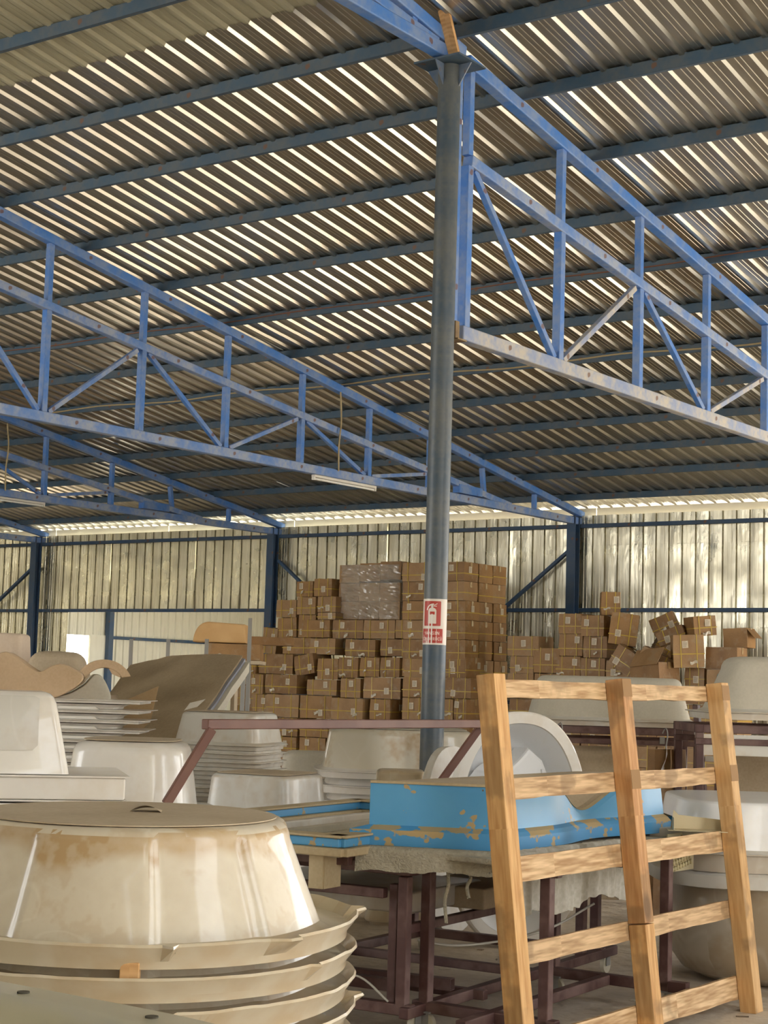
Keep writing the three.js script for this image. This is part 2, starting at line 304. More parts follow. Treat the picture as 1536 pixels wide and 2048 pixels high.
M.rawWood = mat({ map: tex(512, (u, v) => { const w = fbm(u * 3, v * 40, 5, 4, 40), k = Math.sin((v * 26 + fbm(u * 4, v * 4, 8, 3, 4) * 4) * 6.28) * 0.5 + 0.5; return lerp3([0.52, 0.27, 0.10], [0.78, 0.50, 0.24], clamp01(w * 0.7 + k * 0.35)); }, true, 1.2), roughness: 0.7 });
{
  const w = thing('timber_prop', 'bare wooden board standing on the column cap at the top edge', 'board', [0, 6.107, 0.25]);
  part('board', bar(V(...[0.09, 6.147, 0.334]).sub(V(0, 6.107, 0.25)), V(...[0.09, 6.558, 0.551]).sub(V(0, 6.107, 0.25)), 0.09, 0.03, V(0, 0, 1)), M.rawWood, w);
}
M.lampWhite = mat({ color: L(0.75, 0.72, 0.66), roughness: 0.4 });
function batten(x, z0, z1, label) {
  const t = thing('batten_lamp', label, 'lamp', [x, H0 - 0.115, (z0 + z1) / 2], 0, 'unlit tube lamps under the trusses'), n = Math.abs(z1 - z0);
  part('housing', box(0.06, 0.035, n, 0, -0.018, 0, 0.008), M.lampWhite, t);
  part('tube', metric(cyl(0.014, 0.014, n - 0.06, 0, 0, 0, 12).rotateX(Math.PI / 2).translate(0, -0.052, 0)), mat({ color: L(0.85, 0.85, 0.82), roughness: 0.2 }), t);
  for (const s of [-1, 1]) part('end_cap', box(0.05, 0.05, 0.025, 0, -0.045, s * (n / 2 - 0.012), 0.005), M.lampWhite, t);
}
batten(-6, -5.9, -7.2, 'unlit white tube lamp under the long blue truss');
batten(-12, -5.75, -7.05, 'unlit white tube lamp under the distant truss at the left edge');
M.cableTan = mat({ color: L(0.46, 0.36, 0.20), roughness: 0.6 });
M.cableRed = mat({ color: L(0.22, 0.09, 0.05), roughness: 0.6 });
function cable(pts, r, m, label, name = 'cable') { const o = new THREE.Mesh(tube(pts, r, pts.length * 6), m); o.name = numbered(name); o.castShadow = o.receiveShadow = true; o.userData = { label, category: 'cable' }; scene.add(o); return o; }
cable([V(-5.93, 5.16, -6.31), V(-5.92, 4.8, -6.33), V(-5.92, 4.5, -6.30), V(-5.93, 4.16, -6.32)], 0.011, M.cableTan, 'tan flex hanging down the long blue truss to its lamp');
cable([V(-11.93, 5.14, -6.19), V(-11.91, 4.8, -6.22), V(-11.92, 4.5, -6.2), V(-11.93, 4.16, -6.22)], 0.011, M.cableTan, 'tan flex hanging down the distant truss at the left edge');
const along = (z, dy, amp) => { const p = []; for (let x = -20; x <= 6; x += 0.75) p.push(V(x, roofY(z) - 0.10 + dy + amp * Math.sin(x * 2.3), z + 0.036 + 0.004 * Math.sin(x * 5))); return p; };
cable(along(-4.19, 0.05, 0.012), 0.007, M.cableRed, 'thin reddish wire clipped along a roof purlin');
cable(along(-6.42, 0.04, 0.02), 0.010, M.cableTan, 'tan cable running along a roof purlin behind the trusses');
// ---------------------------------------------------------------- cartons: row, x, base y, width, height, front z, roll, turn
const PILE = [
  ['top', -9.118, 2.811, 0.347, 0.241, -9.75, 0, 0],
  ['top', -8.77, 2.822, 0.351, 0.265, -9.75, 0, 0],
  ['upper', -9.434, 2.488, 0.42, 0.281, -9.7, 0, 0],
  ['upper', -9.035, 2.542, 0.382, 0.266, -9.7, 0, 0],
  ['upper', -8.657, 2.568, 0.356, 0.245, -9.7, 0, 0],
  ['under', -9.701, 2.055, 0.32, 0.282, -9.65, -0.1, 0],
  ['under', -9.363, 2.205, 0.384, 0.288, -9.65, 0.04, 0],
  ['under', -8.985, 2.198, 0.354, 0.338, -9.65, 0, 0],
  ['under', -8.608, 2.463, 0.348, 0.11, -9.65, 0, 0],
  ['a', -8.725, 2.186, 0.575, 0.27, -9.55, 0, 0],
  ['a', -8.159, 2.168, 0.556, 0.289, -9.55, 0, 0],
  ['a', -7.566, 2.173, 0.566, 0.285, -9.55, 0, 0],
  ['a', -7, 2.184, 0.536, 0.276, -9.55, 0, 0],
  ['b', -9.024, 1.933, 0.538, 0.254, -9.45, 0, 0],
  ['b', -8.505, 1.902, 0.485, 0.277, -9.45, 0, 0],
  ['b', -7.807, 1.915, 0.555, 0.252, -9.45, 0, 0],
  ['b', -7.205, 1.929, 0.524, 0.249, -9.45, 0, 0],
  ['b', -6.735, 1.931, 0.398, 0.258, -9.45, 0, 0],
  ['b', -6.356, 1.937, 0.302, 0.273, -9.45, 0, 0],
  ['c', -9.785, 1.621, 0.236, 0.302, -9.35, 0, 0],
  ['c', -9.324, 1.637, 0.673, 0.299, -9.35, 0, 0],
  ['c', -8.73, 1.582, 0.377, 0.352, -9.35, 0.16, 0],
  ['c', -8.333, 1.576, 0.383, 0.305, -9.35, 0, 0],
  ['c', -7.938, 1.6, 0.376, 0.305, -9.35, 0, 0],
  ['c', -7.561, 1.619, 0.366, 0.292, -9.35, 0, 0],
  ['c', -7.192, 1.632, 0.353, 0.284, -9.35, 0, 0],
  ['c', -6.823, 1.645, 0.368, 0.284, -9.35, 0, 0],
  ['c', -6.098, 1.651, 0.399, 0.289, -9.35, 0, 0],
  ['d', -9.566, 1.325, 0.267, 0.296, -9.25, 0, 0],
  ['d', -9.106, 1.338, 0.638, 0.293, -9.25, 0, 0],
  ['d', -8.357, 1.338, 0.56, 0.232, -9.25, 0, 0],
  ['d', -7.809, 1.344, 0.363, 0.257, -9.25, 0, 0],
  ['d', -7.328, 1.318, 0.573, 0.308, -9.25, 0, 0.25],
  ['d', -6.714, 1.356, 0.425, 0.289, -9.25, 0, 0],
  ['d', -5.974, 1.361, 0.409, 0.289, -9.25, 0, 0],
  ['e', -9.458, 0.983, 0.282, 0.343, -9.15, 0, 0],
  ['e', -9.01, 0.994, 0.6, 0.345, -9.15, 0, 0],
  ['e', -8.39, 0.991, 0.592, 0.347, -9.15, 0, 0],
  ['e', -7.786, 1.003, 0.581, 0.315, -9.15, 0, 0],
  ['e', -7.222, 1.024, 0.373, 0.296, -9.15, 0, 0],
  ['e', -6.635, 1.046, 0.422, 0.311, -9.15, 0, 0],
  ['e', -6.118, 1.065, 0.261, 0.29, -9.15, 0, 0],
  ['e', -5.866, 1.074, 0.214, 0.289, -9.15, 0, 0],
  ['f', -9.305, 0.704, 0.472, 0.279, -9.1, 0, 0],
  ['f', -8.838, 0.724, 0.396, 0.276, -9.1, 0, 0],
  ['f', -8.357, 0.732, 0.532, 0.26, -9.1, 0, 0],
  ['f', -7.785, 0.744, 0.58, 0.259, -9.1, 0, 0],
  ['f', -7.189, 0.77, 0.548, 0.255, -9.1, 0, 0],
  ['f', -6.633, 0.794, 0.504, 0.252, -9.1, 0, 0],
  ['f', -6.043, 0.82, 0.648, 0.248, -9.1, 0, 0],
  ['g', -9.25, 0.424, 0.47, 0.282, -9.05, 0, 0],
  ['g', -8.802, 0.446, 0.394, 0.279, -9.05, 0, 0],
  ['g', -8.347, 0.469, 0.482, 0.264, -9.05, 0, 0],
  ['g', -7.815, 0.482, 0.549, 0.26, -9.05, 0, 0],
  ['g', -7.235, 0.511, 0.549, 0.257, -9.05, 0, 0],
  ['g', -6.649, 0.54, 0.563, 0.253, -9.05, 0, 0],
  ['g', -6.009, 0.572, 0.66, 0.249, -9.05, 0, 0]];
const HEAP = [
  [-4.432, 2.277, 0.347, 0.272, -9.6, 0, 0],
  [-4.088, 2.248, 0.341, 0.277, -9.6, 0, 0],
  [-4.417, 1.981, 0.366, 0.296, -9.6, 0, 0],
  [-4.045, 1.963, 0.361, 0.286, -9.6, 0, 0],
  [-5.161, 1.968, 0.503, 0.272, -9.6, 0, 0],
  [-4.788, 1.746, 0.403, 0.337, -9.6, 0, 0],
  [-5.175, 1.733, 0.374, 0.234, -9.6, 0, 0],
  [-4.448, 1.712, 0.374, 0.264, -9.6, 0, 0],
  [-4.077, 1.713, 0.367, 0.244, -9.6, 0, 0],
  [-3.667, 1.717, 0.426, 0.213, -9.6, 0, 0],
  [-4.046, 2.538, 0.3, 0.314, -9.8, 0.55, 0],
  [-3.676, 2.133, 0.427, 0.417, -9.45, 0.45, -0.12],
  [-3.217, 2.314, 0.391, 0.295, -9.9, 0.35, 0.42],
  [-3.052, 2.187, 0.374, 0.223, -9.75, 0.3, 0.35],
  [-3.342, 2.054, 0.288, 0.212, -9.9, 0.6, -0.5],
  [-3.537, 1.791, 0.423, 0.355, -9.3, 0.15, -0.55],
  [-3.126, 1.846, 0.453, 0.246, -9.35, 0.25, -0.45],
  [-2.664, 2.272, 0.354, 0.255, -9.7, 0.75, 0.1],
  [-2.661, 1.855, 0.454, 0.416, -9.35, 0.55, 0.05],
  [-2.213, 2.127, 0.32, 0.252, -9.9, 0.15, 0.05],
  [-2.26, 1.845, 0.42, 0.281, -9.6, 0.1, 0],
  [-2.196, 1.636, 0.418, 0.205, -9.5, 0.1, 0],
  [-3.026, 1.615, 0.488, 0.279, -9.15, -0.25, 0.1],
  [-3.348, 1.607, 0.209, 0.235, -9.4, 0, 0],
  [-2.605, 1.626, 0.276, 0.23, -9.6, 0, 0],
  [-5.191, 1.511, 0.417, 0.222, -9.6, 0, 0],
  [-4.8, 1.521, 0.338, 0.214, -9.6, 0, 0],
  [-4.439, 1.483, 0.365, 0.227, -9.6, 0, 0],
  [-4.069, 1.493, 0.358, 0.215, -9.6, 0, 0],
  [-3.663, 1.481, 0.425, 0.232, -9.6, 0, 0],
  [-2.17, 1.41, 0.466, 0.222, -9.6, 0, 0],
  [-2.679, 1.394, 0.504, 0.219, -9.6, 0, 0],
  [-3.183, 1.378, 0.505, 0.229, -9.6, 0, 0]];
const kraft = (a, b, z) => tex(512, (u, v) => { const n = nz(u, v, 5, 5, z), f = nz(u, v, 90, 2, z + 3), d = step(0.55, 0.75, nz(u, v, 8, 4, z + 7)); return lerp3(lerp3(a, b, clamp01(n * 1.2 - 0.1 + (f - 0.5) * 0.3)), [0.34, 0.25, 0.15], d * 0.5); }, true, 1.3);
const KRAFT = [kraft([0.24, 0.125, 0.042], [0.37, 0.205, 0.075], 201), kraft([0.20, 0.105, 0.038], [0.32, 0.175, 0.068], 211), kraft([0.27, 0.15, 0.06], [0.40, 0.24, 0.11], 221)].map((t) => mat({ map: t, roughness: 0.62, clearcoat: 0.12, clearcoatRoughness: 0.4 }));
M.strap = mat({ color: L(0.52, 0.35, 0.035), roughness: 0.35 });
M.tape = mat({ color: L(0.42, 0.28, 0.13), roughness: 0.12, clearcoat: 1, clearcoatRoughness: 0.08 });
const labelTex = (() => { const c = document.createElement('canvas'); c.width = 128; c.height = 160; const g = c.getContext('2d'); g.fillStyle = '#cdbfa6'; g.fillRect(0, 0, 128, 160); g.fillStyle = '#6e6455'; for (let i = 0; i < 7; i++) g.fillRect(14, 18 + i * 19, 60 + (i * 37) % 42, 6); const t = new THREE.CanvasTexture(c); t.colorSpace = THREE.SRGBColorSpace; return t; })();
M.label = mat({ map: labelTex, roughness: 0.5 });
M.plastic = mat({ color: L(0.62, 0.55, 0.42), roughness: 0.08, clearcoat: 1, transparent: true, opacity: 0.85 });
// a crushed, slightly bulging box with its top seam; origin at the middle of the base
function cartonBody(w, h, d) {
  const g = new THREE.BoxGeometry(w, h, d, 5, 4, 5), p = g.attributes.position, k = rnd() * 50;
  for (let i = 0; i < p.count; i++) {
    const x = p.getX(i), y = p.getY(i), z = p.getZ(i), e = (1 - (2 * y / h) ** 2);
    const s = (fbm(x * 5 + k, y * 5, z * 5, 2) - 0.5) * 0.012;
    p.setXYZ(i, x + Math.sign(x) * (Math.abs(x) > w * 0.49 ? s + 0.003 * e : 0), y + (y > h * 0.49 ? -0.012 * rr(0, 0.3) - Math.abs(s) * (1 - Math.abs(2 * x / w) * 0.6) : 0), z + (Math.abs(z) > d * 0.49 ? Math.sign(z) * (s + 0.003 * e) : 0));
  }
  g.translate(0, h / 2, 0); const q = toCreasedNormals(g, 0.5); return metric(q);
}
function carton(label, group, x, y, z, w, h, d, turn = 0, roll = 0, pitch = 0, opt = {}) {
  const c = thing('carton', label, 'carton', [x, y, z], turn, group);
  c.rotation.order = 'YXZ'; c.rotation.z = roll; c.rotation.x = pitch;
  part('box_body', cartonBody(w, h, d), KRAFT[Math.floor(rnd() * 3)], c);
  const e = 0.009, band = 0.011, hoop = (fn) => fn;
  if (opt.straps !== 0) {
    const xs = w > 0.48 ? [-0.28, 0.28] : [-0.24, 0.26];
    for (const f of xs) { const X = f * w + rr(-0.01, 0.01); part('strap', [box(band, h + e, 0.002, X, h / 2, d / 2 + e), box(band, h + e, 0.002, X, h / 2, -d / 2 - e), box(band, 0.002, d + 2 * e, X, h + 0.001, 0)], M.strap, c); }
    const Y = h * rr(0.3, 0.42); part('strap', [box(w + 2 * e, band, 0.002, 0, Y, d / 2 + e), box(0.002, band, d + 2 * e, w / 2 + e, Y, 0), box(0.002, band, d + 2 * e, -w / 2 - e, Y, 0)], M.strap, c);
  }
  part('flap_tape', [box(w * 0.98, 0.0015, 0.05, 0, h + 0.0005, 0), box(0.0015, h * 0.3, 0.05, w / 2 + 0.008, h * 0.85, 0)], M.tape, c);
  if (opt.label !== 0) {
    const lx = rr(-0.3, 0.3) * w, ly = h * (rnd() < 0.5 ? rr(0.62, 0.74) : rr(0.2, 0.4)), g = new THREE.BoxGeometry(0.075, 0.09, 0.002);
    g.rotateZ(rr(-0.06, 0.06)); g.translate(lx, Math.min(h - 0.055, Math.max(0.055, ly)), d / 2 + 0.0105); part('label', g, M.label, c, 'small pale printed label');
    if (rnd() < 0.45) { const g2 = new THREE.BoxGeometry(0.002, 0.09, 0.075); g2.translate(w / 2 + 0.0105, h * 0.6, rr(-0.2, 0.2) * d); part('label', g2, M.label, c, 'small pale printed label'); }
  }
  if (rnd() < 0.4 && opt.scrap !== 0) { const g = new THREE.PlaneGeometry(rr(0.05, 0.12), rr(0.02, 0.045), 5, 2), p = g.attributes.position; for (let i = 0; i < p.count; i++) p.setXYZ(i, p.getX(i), p.getY(i) + 0.012 * Math.sin(p.getX(i) * 60), rr(0, 0.022)); g.computeVertexNormals(); g.translate(rr(-0.3, 0.3) * w, rr(0.1, 0.3) * h, d / 2 + 0.018); part('film_scrap', g, M.plastic, c, 'torn glossy film'); }
  return c;
}
{
  const rowNames = { top: 'topmost', upper: 'second', under: 'third', a: 'fourth', b: 'fifth', c: 'sixth', d: 'seventh', e: 'eighth', f: 'ninth', g: 'tenth', h: 'eleventh', i: 'bottom' };
  const ord = ['leftmost', 'second from left', 'third from left', 'fourth from left', 'fifth from left', 'sixth from left', 'seventh from left', 'eighth from left', 'ninth from left', 'tenth from left'];
  for (const [row, y] of [['h', 0.22], ['i', 0]]) for (let k = 0; k < 7; k++) PILE.push([row, -9.2 + k * 0.54, y, 0.5, 0.23, row === 'h' ? -9.02 : -9.0, 0, 0]);
  const rows = [...PILE].sort((p, q) => p[2] - q[2]), placed = [];
  for (const r of rows) {
    const [row, x, , w, , z] = r, top = r[2] + r[4]; let s = null;
    for (const q of placed) if (Math.abs(q.x - x) < (q.w + w) / 2 - 0.03 && Math.abs(q.z - z) < 0.4 && q.top > r[2] - 0.14 && q.top < r[2] + 0.12 && (s === null || q.top > s)) s = q.top;
    const y = s === null ? r[2] : s + 0.002, h = Math.max(0.1, top - y);
    placed.push({ x, w, z, top: y + h }); r[2] = y; r[4] = h;
  }
  const count = {};
  for (const [row, x, y, w, h, z, roll, turn] of PILE) {
    const k = count[row] = (count[row] ?? -1) + 1, d = rr(0.42, 0.48);
    carton(`strapped brown carton, ${ord[k]} in the ${rowNames[row]} row of the big pile`, 'cartons of the big pile', x, y, z - d / 2 + rr(-0.03, 0.02), w - rr(0.016, 0.034), h - 0.006, d, turn + rr(-0.06, 0.06), roll);
  }
  // tower at the right end of the pile: two wide, three deep
  const lay = ['top', 'second', 'third', 'fourth', 'fifth', 'sixth', 'seventh', 'eighth', 'ninth', 'tenth', 'eleventh', 'bottom'], hs = 0.272;
  for (let l = 0; l < 12; l++) for (let i = 0; i < 2; i++) for (let j = 0; j < 3; j++) {
    if (i === 0 && j > 0) continue;
    const y = 3.262 - (l + 1) * hs, dx = 0.012 * l;
    carton(`strapped carton in the ${lay[l]} layer of the corner tower, ${i ? ['front right corner', 'middle of the side', 'rear of the side'][j] : 'front left'}`, 'cartons of the corner tower', -6.76 + i * 0.53 + dx + rr(-0.012, 0.012), Math.max(0, y), -9.32 - 0.185 - j * 0.372 + rr(-0.012, 0.012), 0.505, hs - 0.004, 0.348, rr(-0.025, 0.025), 0, 0, { straps: j === 0 ? 1 : 1 });
  }
  for (let l = 0; l < 6; l++) carton(`carton in the shaded column at the left end of the pile, ${['lowest', 'second', 'third', 'fourth', 'fifth', 'topmost'][l]}`, 'cartons in the shaded left column', -10.28, l * 0.285, -10.1, 0.56, 0.282, 0.45, rr(-0.05, 0.05));
  // film-wrapped load on top
  const t = thing('wrapped_carton_load', 'load of cartons wrapped in glossy crinkled film on top of the pile', 'carton', [-7.97, 2.47, -10.35]);
  for (let i = 0; i < 3; i++) for (let j = 0; j < 3; j++) { const g = cartonBody(0.37, 0.27, 1.02); g.translate((i - 1) * 0.378, j * 0.274 + (j === 2 ? 0.02 * i : 0), 0); part('carton', g, KRAFT[(i + j) % 3], t); }
  const film = (() => { const n = 96, rings = []; for (let k = 0; k <= 30; k++) { const y = 0.01 + k / 30 * 0.80, r = []; for (let j = 0; j < n; j++) { const a = j / n * Math.PI * 2, c = Math.cos(a), s = Math.sin(a), q = Math.pow(Math.pow(Math.abs(c), 10) + Math.pow(Math.abs(s), 10), -0.1); const f = 0.012 + 0.07 * Math.abs(fbm(a * 7, y * 22 + a * 4, 4, 3) - 0.5); r.push(V(c * q * (0.57 + f), y, s * q * (0.52 + f))); } rings.push(r); } return loft(rings, { crease: 0.05 }); })();
  part('stretch_film', film, mat({ color: L(0.92, 0.89, 0.80), roughness: 0.2, transmission: 0.78, thickness: 0, ior: 1.6, clearcoat: 1, clearcoatRoughness: 0.05, side: THREE.DoubleSide }), t, 'clear crinkled stretch film');
  const spots = ['upper left of the leaning heap', 'beside the post, upper row of the heap', 'left column of the heap, second row', 'right of the second row in the heap', 'far left of the heap beside the tower', 'left of the heap, half a step lower', 'lowest at far left of the heap', 'left column of the heap, third row', 'middle column of the heap, third row', 'third row of the heap under the tilted ones',
    'topmost on the heap in front of the blue post', 'dusty one tipped against the topmost carton', 'tilted one high in the middle of the heap', 'tilted one just under the high middle one', 'small tipped one in the hollow of the heap', 'strongly tilted one at the front of the heap', 'tilted one right of the strongly tilted one', 'turned one high at the right of the heap', 'large turned one at the right front of the heap', 'rumpled one at the far right top of the heap', 'plain one with a wide label at far right', 'one with a teal half disc at far right', 'open flattened one low at the front of the heap', 'small one low beside the open carton', 'low one under the large turned carton', 'buried at far left under the heap', 'buried second from left under the heap', 'buried third from left under the heap', 'buried in the middle under the heap', 'buried right of middle under the heap', 'buried at the far right under the heap', 'buried second from right under the heap', 'buried third from right under the heap'];
  HEAP.forEach(([x, y, w, h, z, turn, roll], i) => {
    const d = i === 18 ? 0.34 : 0.4, plain = [19, 20, 21, 22].includes(i);
    const c = carton('carton, ' + spots[i], 'cartons of the leaning heap', x, y, z - d / 2, (w - 0.01) * (turn > 0.3 ? 0.86 : 1), h * (Math.abs(roll) > 0.3 ? 0.82 : 1), d, turn, roll, 0, plain ? { straps: 0, label: i === 20 ? 1 : 0, scrap: 0 } : {});
    if (i === 21) { const g = new THREE.CylinderGeometry(0.07, 0.07, 0.002, 24, 1, false, -Math.PI / 2, Math.PI); g.rotateX(Math.PI / 2); g.rotateZ(Math.PI); g.translate(0, h * 0.5, d / 2 + 0.018); part('print', g, mat({ color: L(0.02, 0.16, 0.20), roughness: 0.6 }), c, 'teal half disc print'); }
    if (i === 22) { const f = new THREE.BoxGeometry(w * 0.95, 0.004, 0.28); f.rotateX(0.9); f.translate(0, h + 0.08, d / 2 - 0.06); part('flap', metric(f), KRAFT[2], c); }
    if (i === 19) { const f = new THREE.BoxGeometry(0.16, 0.004, d * 0.95); f.rotateZ(-0.9); f.translate(w / 2 + 0.04, h - 0.07, 0); part('flap', metric(f), KRAFT[1], c); }
  });
  // plain lower layers that carry the heap
  for (let l = 0; l < 5; l++) for (let k = 0; k < 6; k++) carton(`plain carton low under the leaning heap, layer ${['lowest', 'second', 'third', 'fourth', 'fifth'][l]}, ${ord[k]}`, 'cartons low in the heap', -5.1 + k * 0.56, l * 0.277, -9.85, 0.54, 0.274, 0.44, rr(-0.02, 0.02));
}
// ---------------------------------------------------------------- moulded acrylic trays and tubs
const gel = (base, stain, z, amount = 0.5, coat = 0.8) => mat({ map: tex(384, (u, v) => { const a = nz(u, v, 3, 5, z), b = nz(u, v, 26, 4, z + 5), k = step(0.5, 0.72, a * 0.82 + b * 0.2), scr = step(0.035, 0.0, Math.abs(fbm(u * 4 + fbm(u * 3, v * 3, z + 2, 2, 3), v * 2, z + 9, 2, 4) - 0.5)) * 0.12; const c = lerp3(base, stain, k * amount); return lerp3(c, [0.86, 0.84, 0.78], scr); }), roughness: 0.35, clearcoat: coat * 0.75, clearcoatRoughness: 0.05 });
const dusty = (a, b, z) => mat({ map: tex(256, (u, v) => { const n = nz(u, v, 4, 5, z), f = nz(u, v, 100, 2, z + 4); return lerp3(a, b, clamp01(n * 1.3 - 0.15 + (f - 0.5) * 0.5)); }), roughness: 0.92 });
M.gelCream = gel([0.62, 0.54, 0.40], [0.50, 0.36, 0.20], 301, 0.6);
M.gelWhite = gel([0.84, 0.80, 0.74], [0.66, 0.55, 0.40], 311, 0.35);
M.gelClean = gel([0.91, 0.91, 0.91], [0.74, 0.70, 0.64], 321, 0.25, 0.6);
M.gelDull = gel([0.63, 0.60, 0.54], [0.50, 0.40, 0.28], 331, 0.6, 0.25);
M.dust = dusty([0.42, 0.33, 0.22], [0.56, 0.46, 0.33], 341);
M.dustPale = dusty([0.50, 0.46, 0.37], [0.62, 0.57, 0.47], 351);
M.dustWarm = dusty([0.52, 0.36, 0.21], [0.66, 0.48, 0.31], 361);
M.inside = dusty([0.40, 0.34, 0.25], [0.52, 0.45, 0.34], 371);
const superE = (n) => (a) => { const c = Math.cos(a), s = Math.sin(a); return Math.pow(Math.pow(Math.abs(c), n) + Math.pow(Math.abs(s), n), -1 / n); };
// upturned tub: rim at the bottom (y 0..skirt), body above; sizes are half lengths
function tubGeo({ a, b, ba, bb, ta, tb, h, r = 0.05, skirt = 0.05, n = 4, nb = n, seg = 72, wob = 0, flute = null, k = 0, dishy = 0 }) {
  const N = seg, ring = (A, B, y, e, f = () => 1, dy = () => 0) => { const o = [], q = superE(e); for (let j = 0; j < N; j++) { const t = j / N * Math.PI * 2, R = q(t) * f(t); o.push(V(Math.cos(t) * A * R, y + dy(t), Math.sin(t) * B * R)); } return o; };
  const fl = (t) => flute ? flute(t) : 1, top = [], rag = (t) => 1 + wob * (fbm(Math.cos(t) * 4 + k, Math.sin(t) * 4, k, 3) - 0.5) + wob * 2.2 * step(0.68, 0.76, fbm(Math.cos(t) * 9 + k, Math.sin(t) * 9, k + 3, 2)), ragY = (t) => wob * 0.35 * (fbm(Math.cos(t) * 5 + k, Math.sin(t) * 5, k + 7, 3) - 0.5);
  const shell = [];
  for (const s of [0.25, 0.6, 0.9]) shell.push(ring((ta - r) * s, (tb - r) * s, h + 0.004 * (1 - s), nb));
  for (let i = 0; i <= 5; i++) { const p = i / 5 * Math.PI / 2; shell.push(ring(ta - r + r * Math.sin(p), tb - r + r * Math.sin(p), h - r + r * Math.cos(p), nb, (t) => mix(1, fl(t), i / 5))); }
  for (const s of [0.33, 0.66, 0.93]) shell.push(ring(mix(ta, ba, s), mix(tb, bb, s), mix(h - r, skirt, s), nb, fl));
  const shellG = loft(shell, { capA: true, crease: 0.7 });
  const rim = [ring(mix(ta, ba, 0.93), mix(tb, bb, 0.93), mix(h - r, skirt, 0.93), nb, fl), ring(ba + 0.02, bb + 0.02, skirt + 0.002, mix(nb, n, 0.3)), ring(mix(ba, a, 0.75), mix(bb, b, 0.75), skirt, n), ring(a, b, skirt + dishy, n, rag, ragY), ring(a + 0.004, b + 0.004, skirt - 0.006 + dishy, n, rag, ragY), ring(a - 0.022, b - 0.022, skirt - 0.012, n), ring(a - 0.024, b - 0.024, 0, n), ring(a - 0.034, b - 0.034, 0, n), ring(a - 0.034, b - 0.034, skirt - 0.02, n), ring(ba - 0.02, bb - 0.02, skirt - 0.02, n)];
  const rimG = loft(rim, { crease: 0.7 });
  return [shellG, rimG];
}
const YAW = 0.624;
function tub(name, label, cat, pos, turn, o, m = M.gelWhite, rimM = m, group, topM) {
  const t = thing(name, label, cat, pos, turn, group), [s, r] = tubGeo(o);
  part('shell', s, m, t); part('rim', r, rimM, t);
  if (topM) { const q = superE(o.nb ?? o.n ?? 4), sh = new THREE.Shape(); for (let j = 0; j <= 60; j++) { const a = j / 60 * 6.2832, R = q(a) * (0.985 + 0.03 * (fbm(Math.cos(a) * 3, Math.sin(a) * 3, 5, 3) - 0.5)); const x = Math.cos(a) * (o.ta - (o.r ?? 0.05) * 0.75) * R, y = Math.sin(a) * (o.tb - (o.r ?? 0.05) * 0.75) * R; j ? sh.lineTo(x, y) : sh.moveTo(x, y); } const g = new THREE.ExtrudeGeometry(sh, { depth: 0.004, bevelEnabled: false, curveSegments: 4 }); g.rotateX(-Math.PI / 2); g.translate(0, o.h + 0.003, 0); part('dust_cover', metric(g), topM, t, 'layer of settled dust'); }
  return t;
}
const restOn = (p, y) => [p[0], y, p[2]];
// --- foreground stack of round trays
{
  const flute = (t) => { const d = ((t / (Math.PI * 2)) * 10 + 0.35) % 1, i = Math.floor((t / (Math.PI * 2)) * 10 + 0.35) % 2; return 1 - (i ? 0.035 * step(0, 0.10, d) * step(1, 0.90, d) : 0); };
  const o = { a: 0.60, b: 0.60, ba: 0.515, bb: 0.515, ta: 0.425, tb: 0.425, h: 0.30, r: 0.045, skirt: 0.030, n: 2.2, nb: 2.3, seg: 200, wob: 0.022, flute, dishy: 0.03 };
  const ordn = ['topmost', 'second from the top', 'third from the top', 'fourth from the top', 'fifth from the top', 'sixth from the top', 'seventh from the top', 'eighth from the top', 'ninth from the top', 'tenth from the top', 'eleventh from the top', 'lowest'];
  const geos = [0, 1, 2].map((k) => tubGeo({ ...o, k: k * 7 + 3 }));
  // cream gelcoat with the brown dirt band under the top edge and rubbed streaks seen on the stack
  const stained = mat({ map: tex(768, (u, v) => { const n = nz(u, v, 5, 5, 381), f = nz(u, v, 40, 4, 385), band = step(0.225, 0.262, v + (n - 0.5) * 0.14) * step(0.32, 0.30, v), blot = step(0.62, 0.74, n * 0.75 + f * 0.3), rub = step(0.03, 0.0, Math.abs(fbm(u * 5 + n, v * 9, 388, 2, 16) - 0.5)) * step(0.5, 0.6, nz(u, v, 4, 3, 390)); const c = lerp3(lerp3([0.64, 0.56, 0.43], [0.70, 0.63, 0.50], f), [0.47, 0.32, 0.16], clamp01(band * (0.45 + 0.5 * f) + blot * 0.35)); return lerp3(c, [0.80, 0.74, 0.62], rub * 0.25); }), roughness: 0.4, clearcoat: 0.45, clearcoatRoughness: 0.06 });
  for (let i = 0; i < 12; i++) {
    const t = thing('shower_tray', `cream round deep tray, ${ordn[i]} of the large stack in the left foreground`, 'tray', [3.555, 0.885 - i * 0.0755, 6.96], 0.35, 'large foreground stack of trays');
    part('shell', geos[i % 3][0], stained, t); part('rim', geos[i % 3][1], M.gelCream, t);
    if (i === 0) {
      const g = new THREE.CylinderGeometry(0.39, 0.39, 0.003, 64); g.translate(0, 0.3035, 0); part('dust_cover', metric(g), M.dust, t, 'layer of settled dust on the flat top');
      const A = [], B = []; for (let j = 0; j <= 12; j++) { const s = j / 12 * 2 - 1, y = 0.306 + 0.017 * Math.max(0, 1 - s * s); A.push(V(s * 0.042, y, 0.02)); B.push(V(s * 0.036, 0.306 + (y - 0.306) * 0.4, -0.05)); } const w = loft([A, B], { closed: false }); w.rotateY(0.27); w.translate(0.03, 0, -0.05); part('lifted_flake', w, M.dust, t, 'curled lifted flake on the top');
    }
  }
  const b = thing('wooden_spacer', 'small wooden spacer block wedged between the top trays', 'block', [3.97, 0.845, 7.36], YAW);
  part('block', box(0.045, 0.056, 0.03, 0, 0.028, 0, 0.003), M.rawWood, b);
}
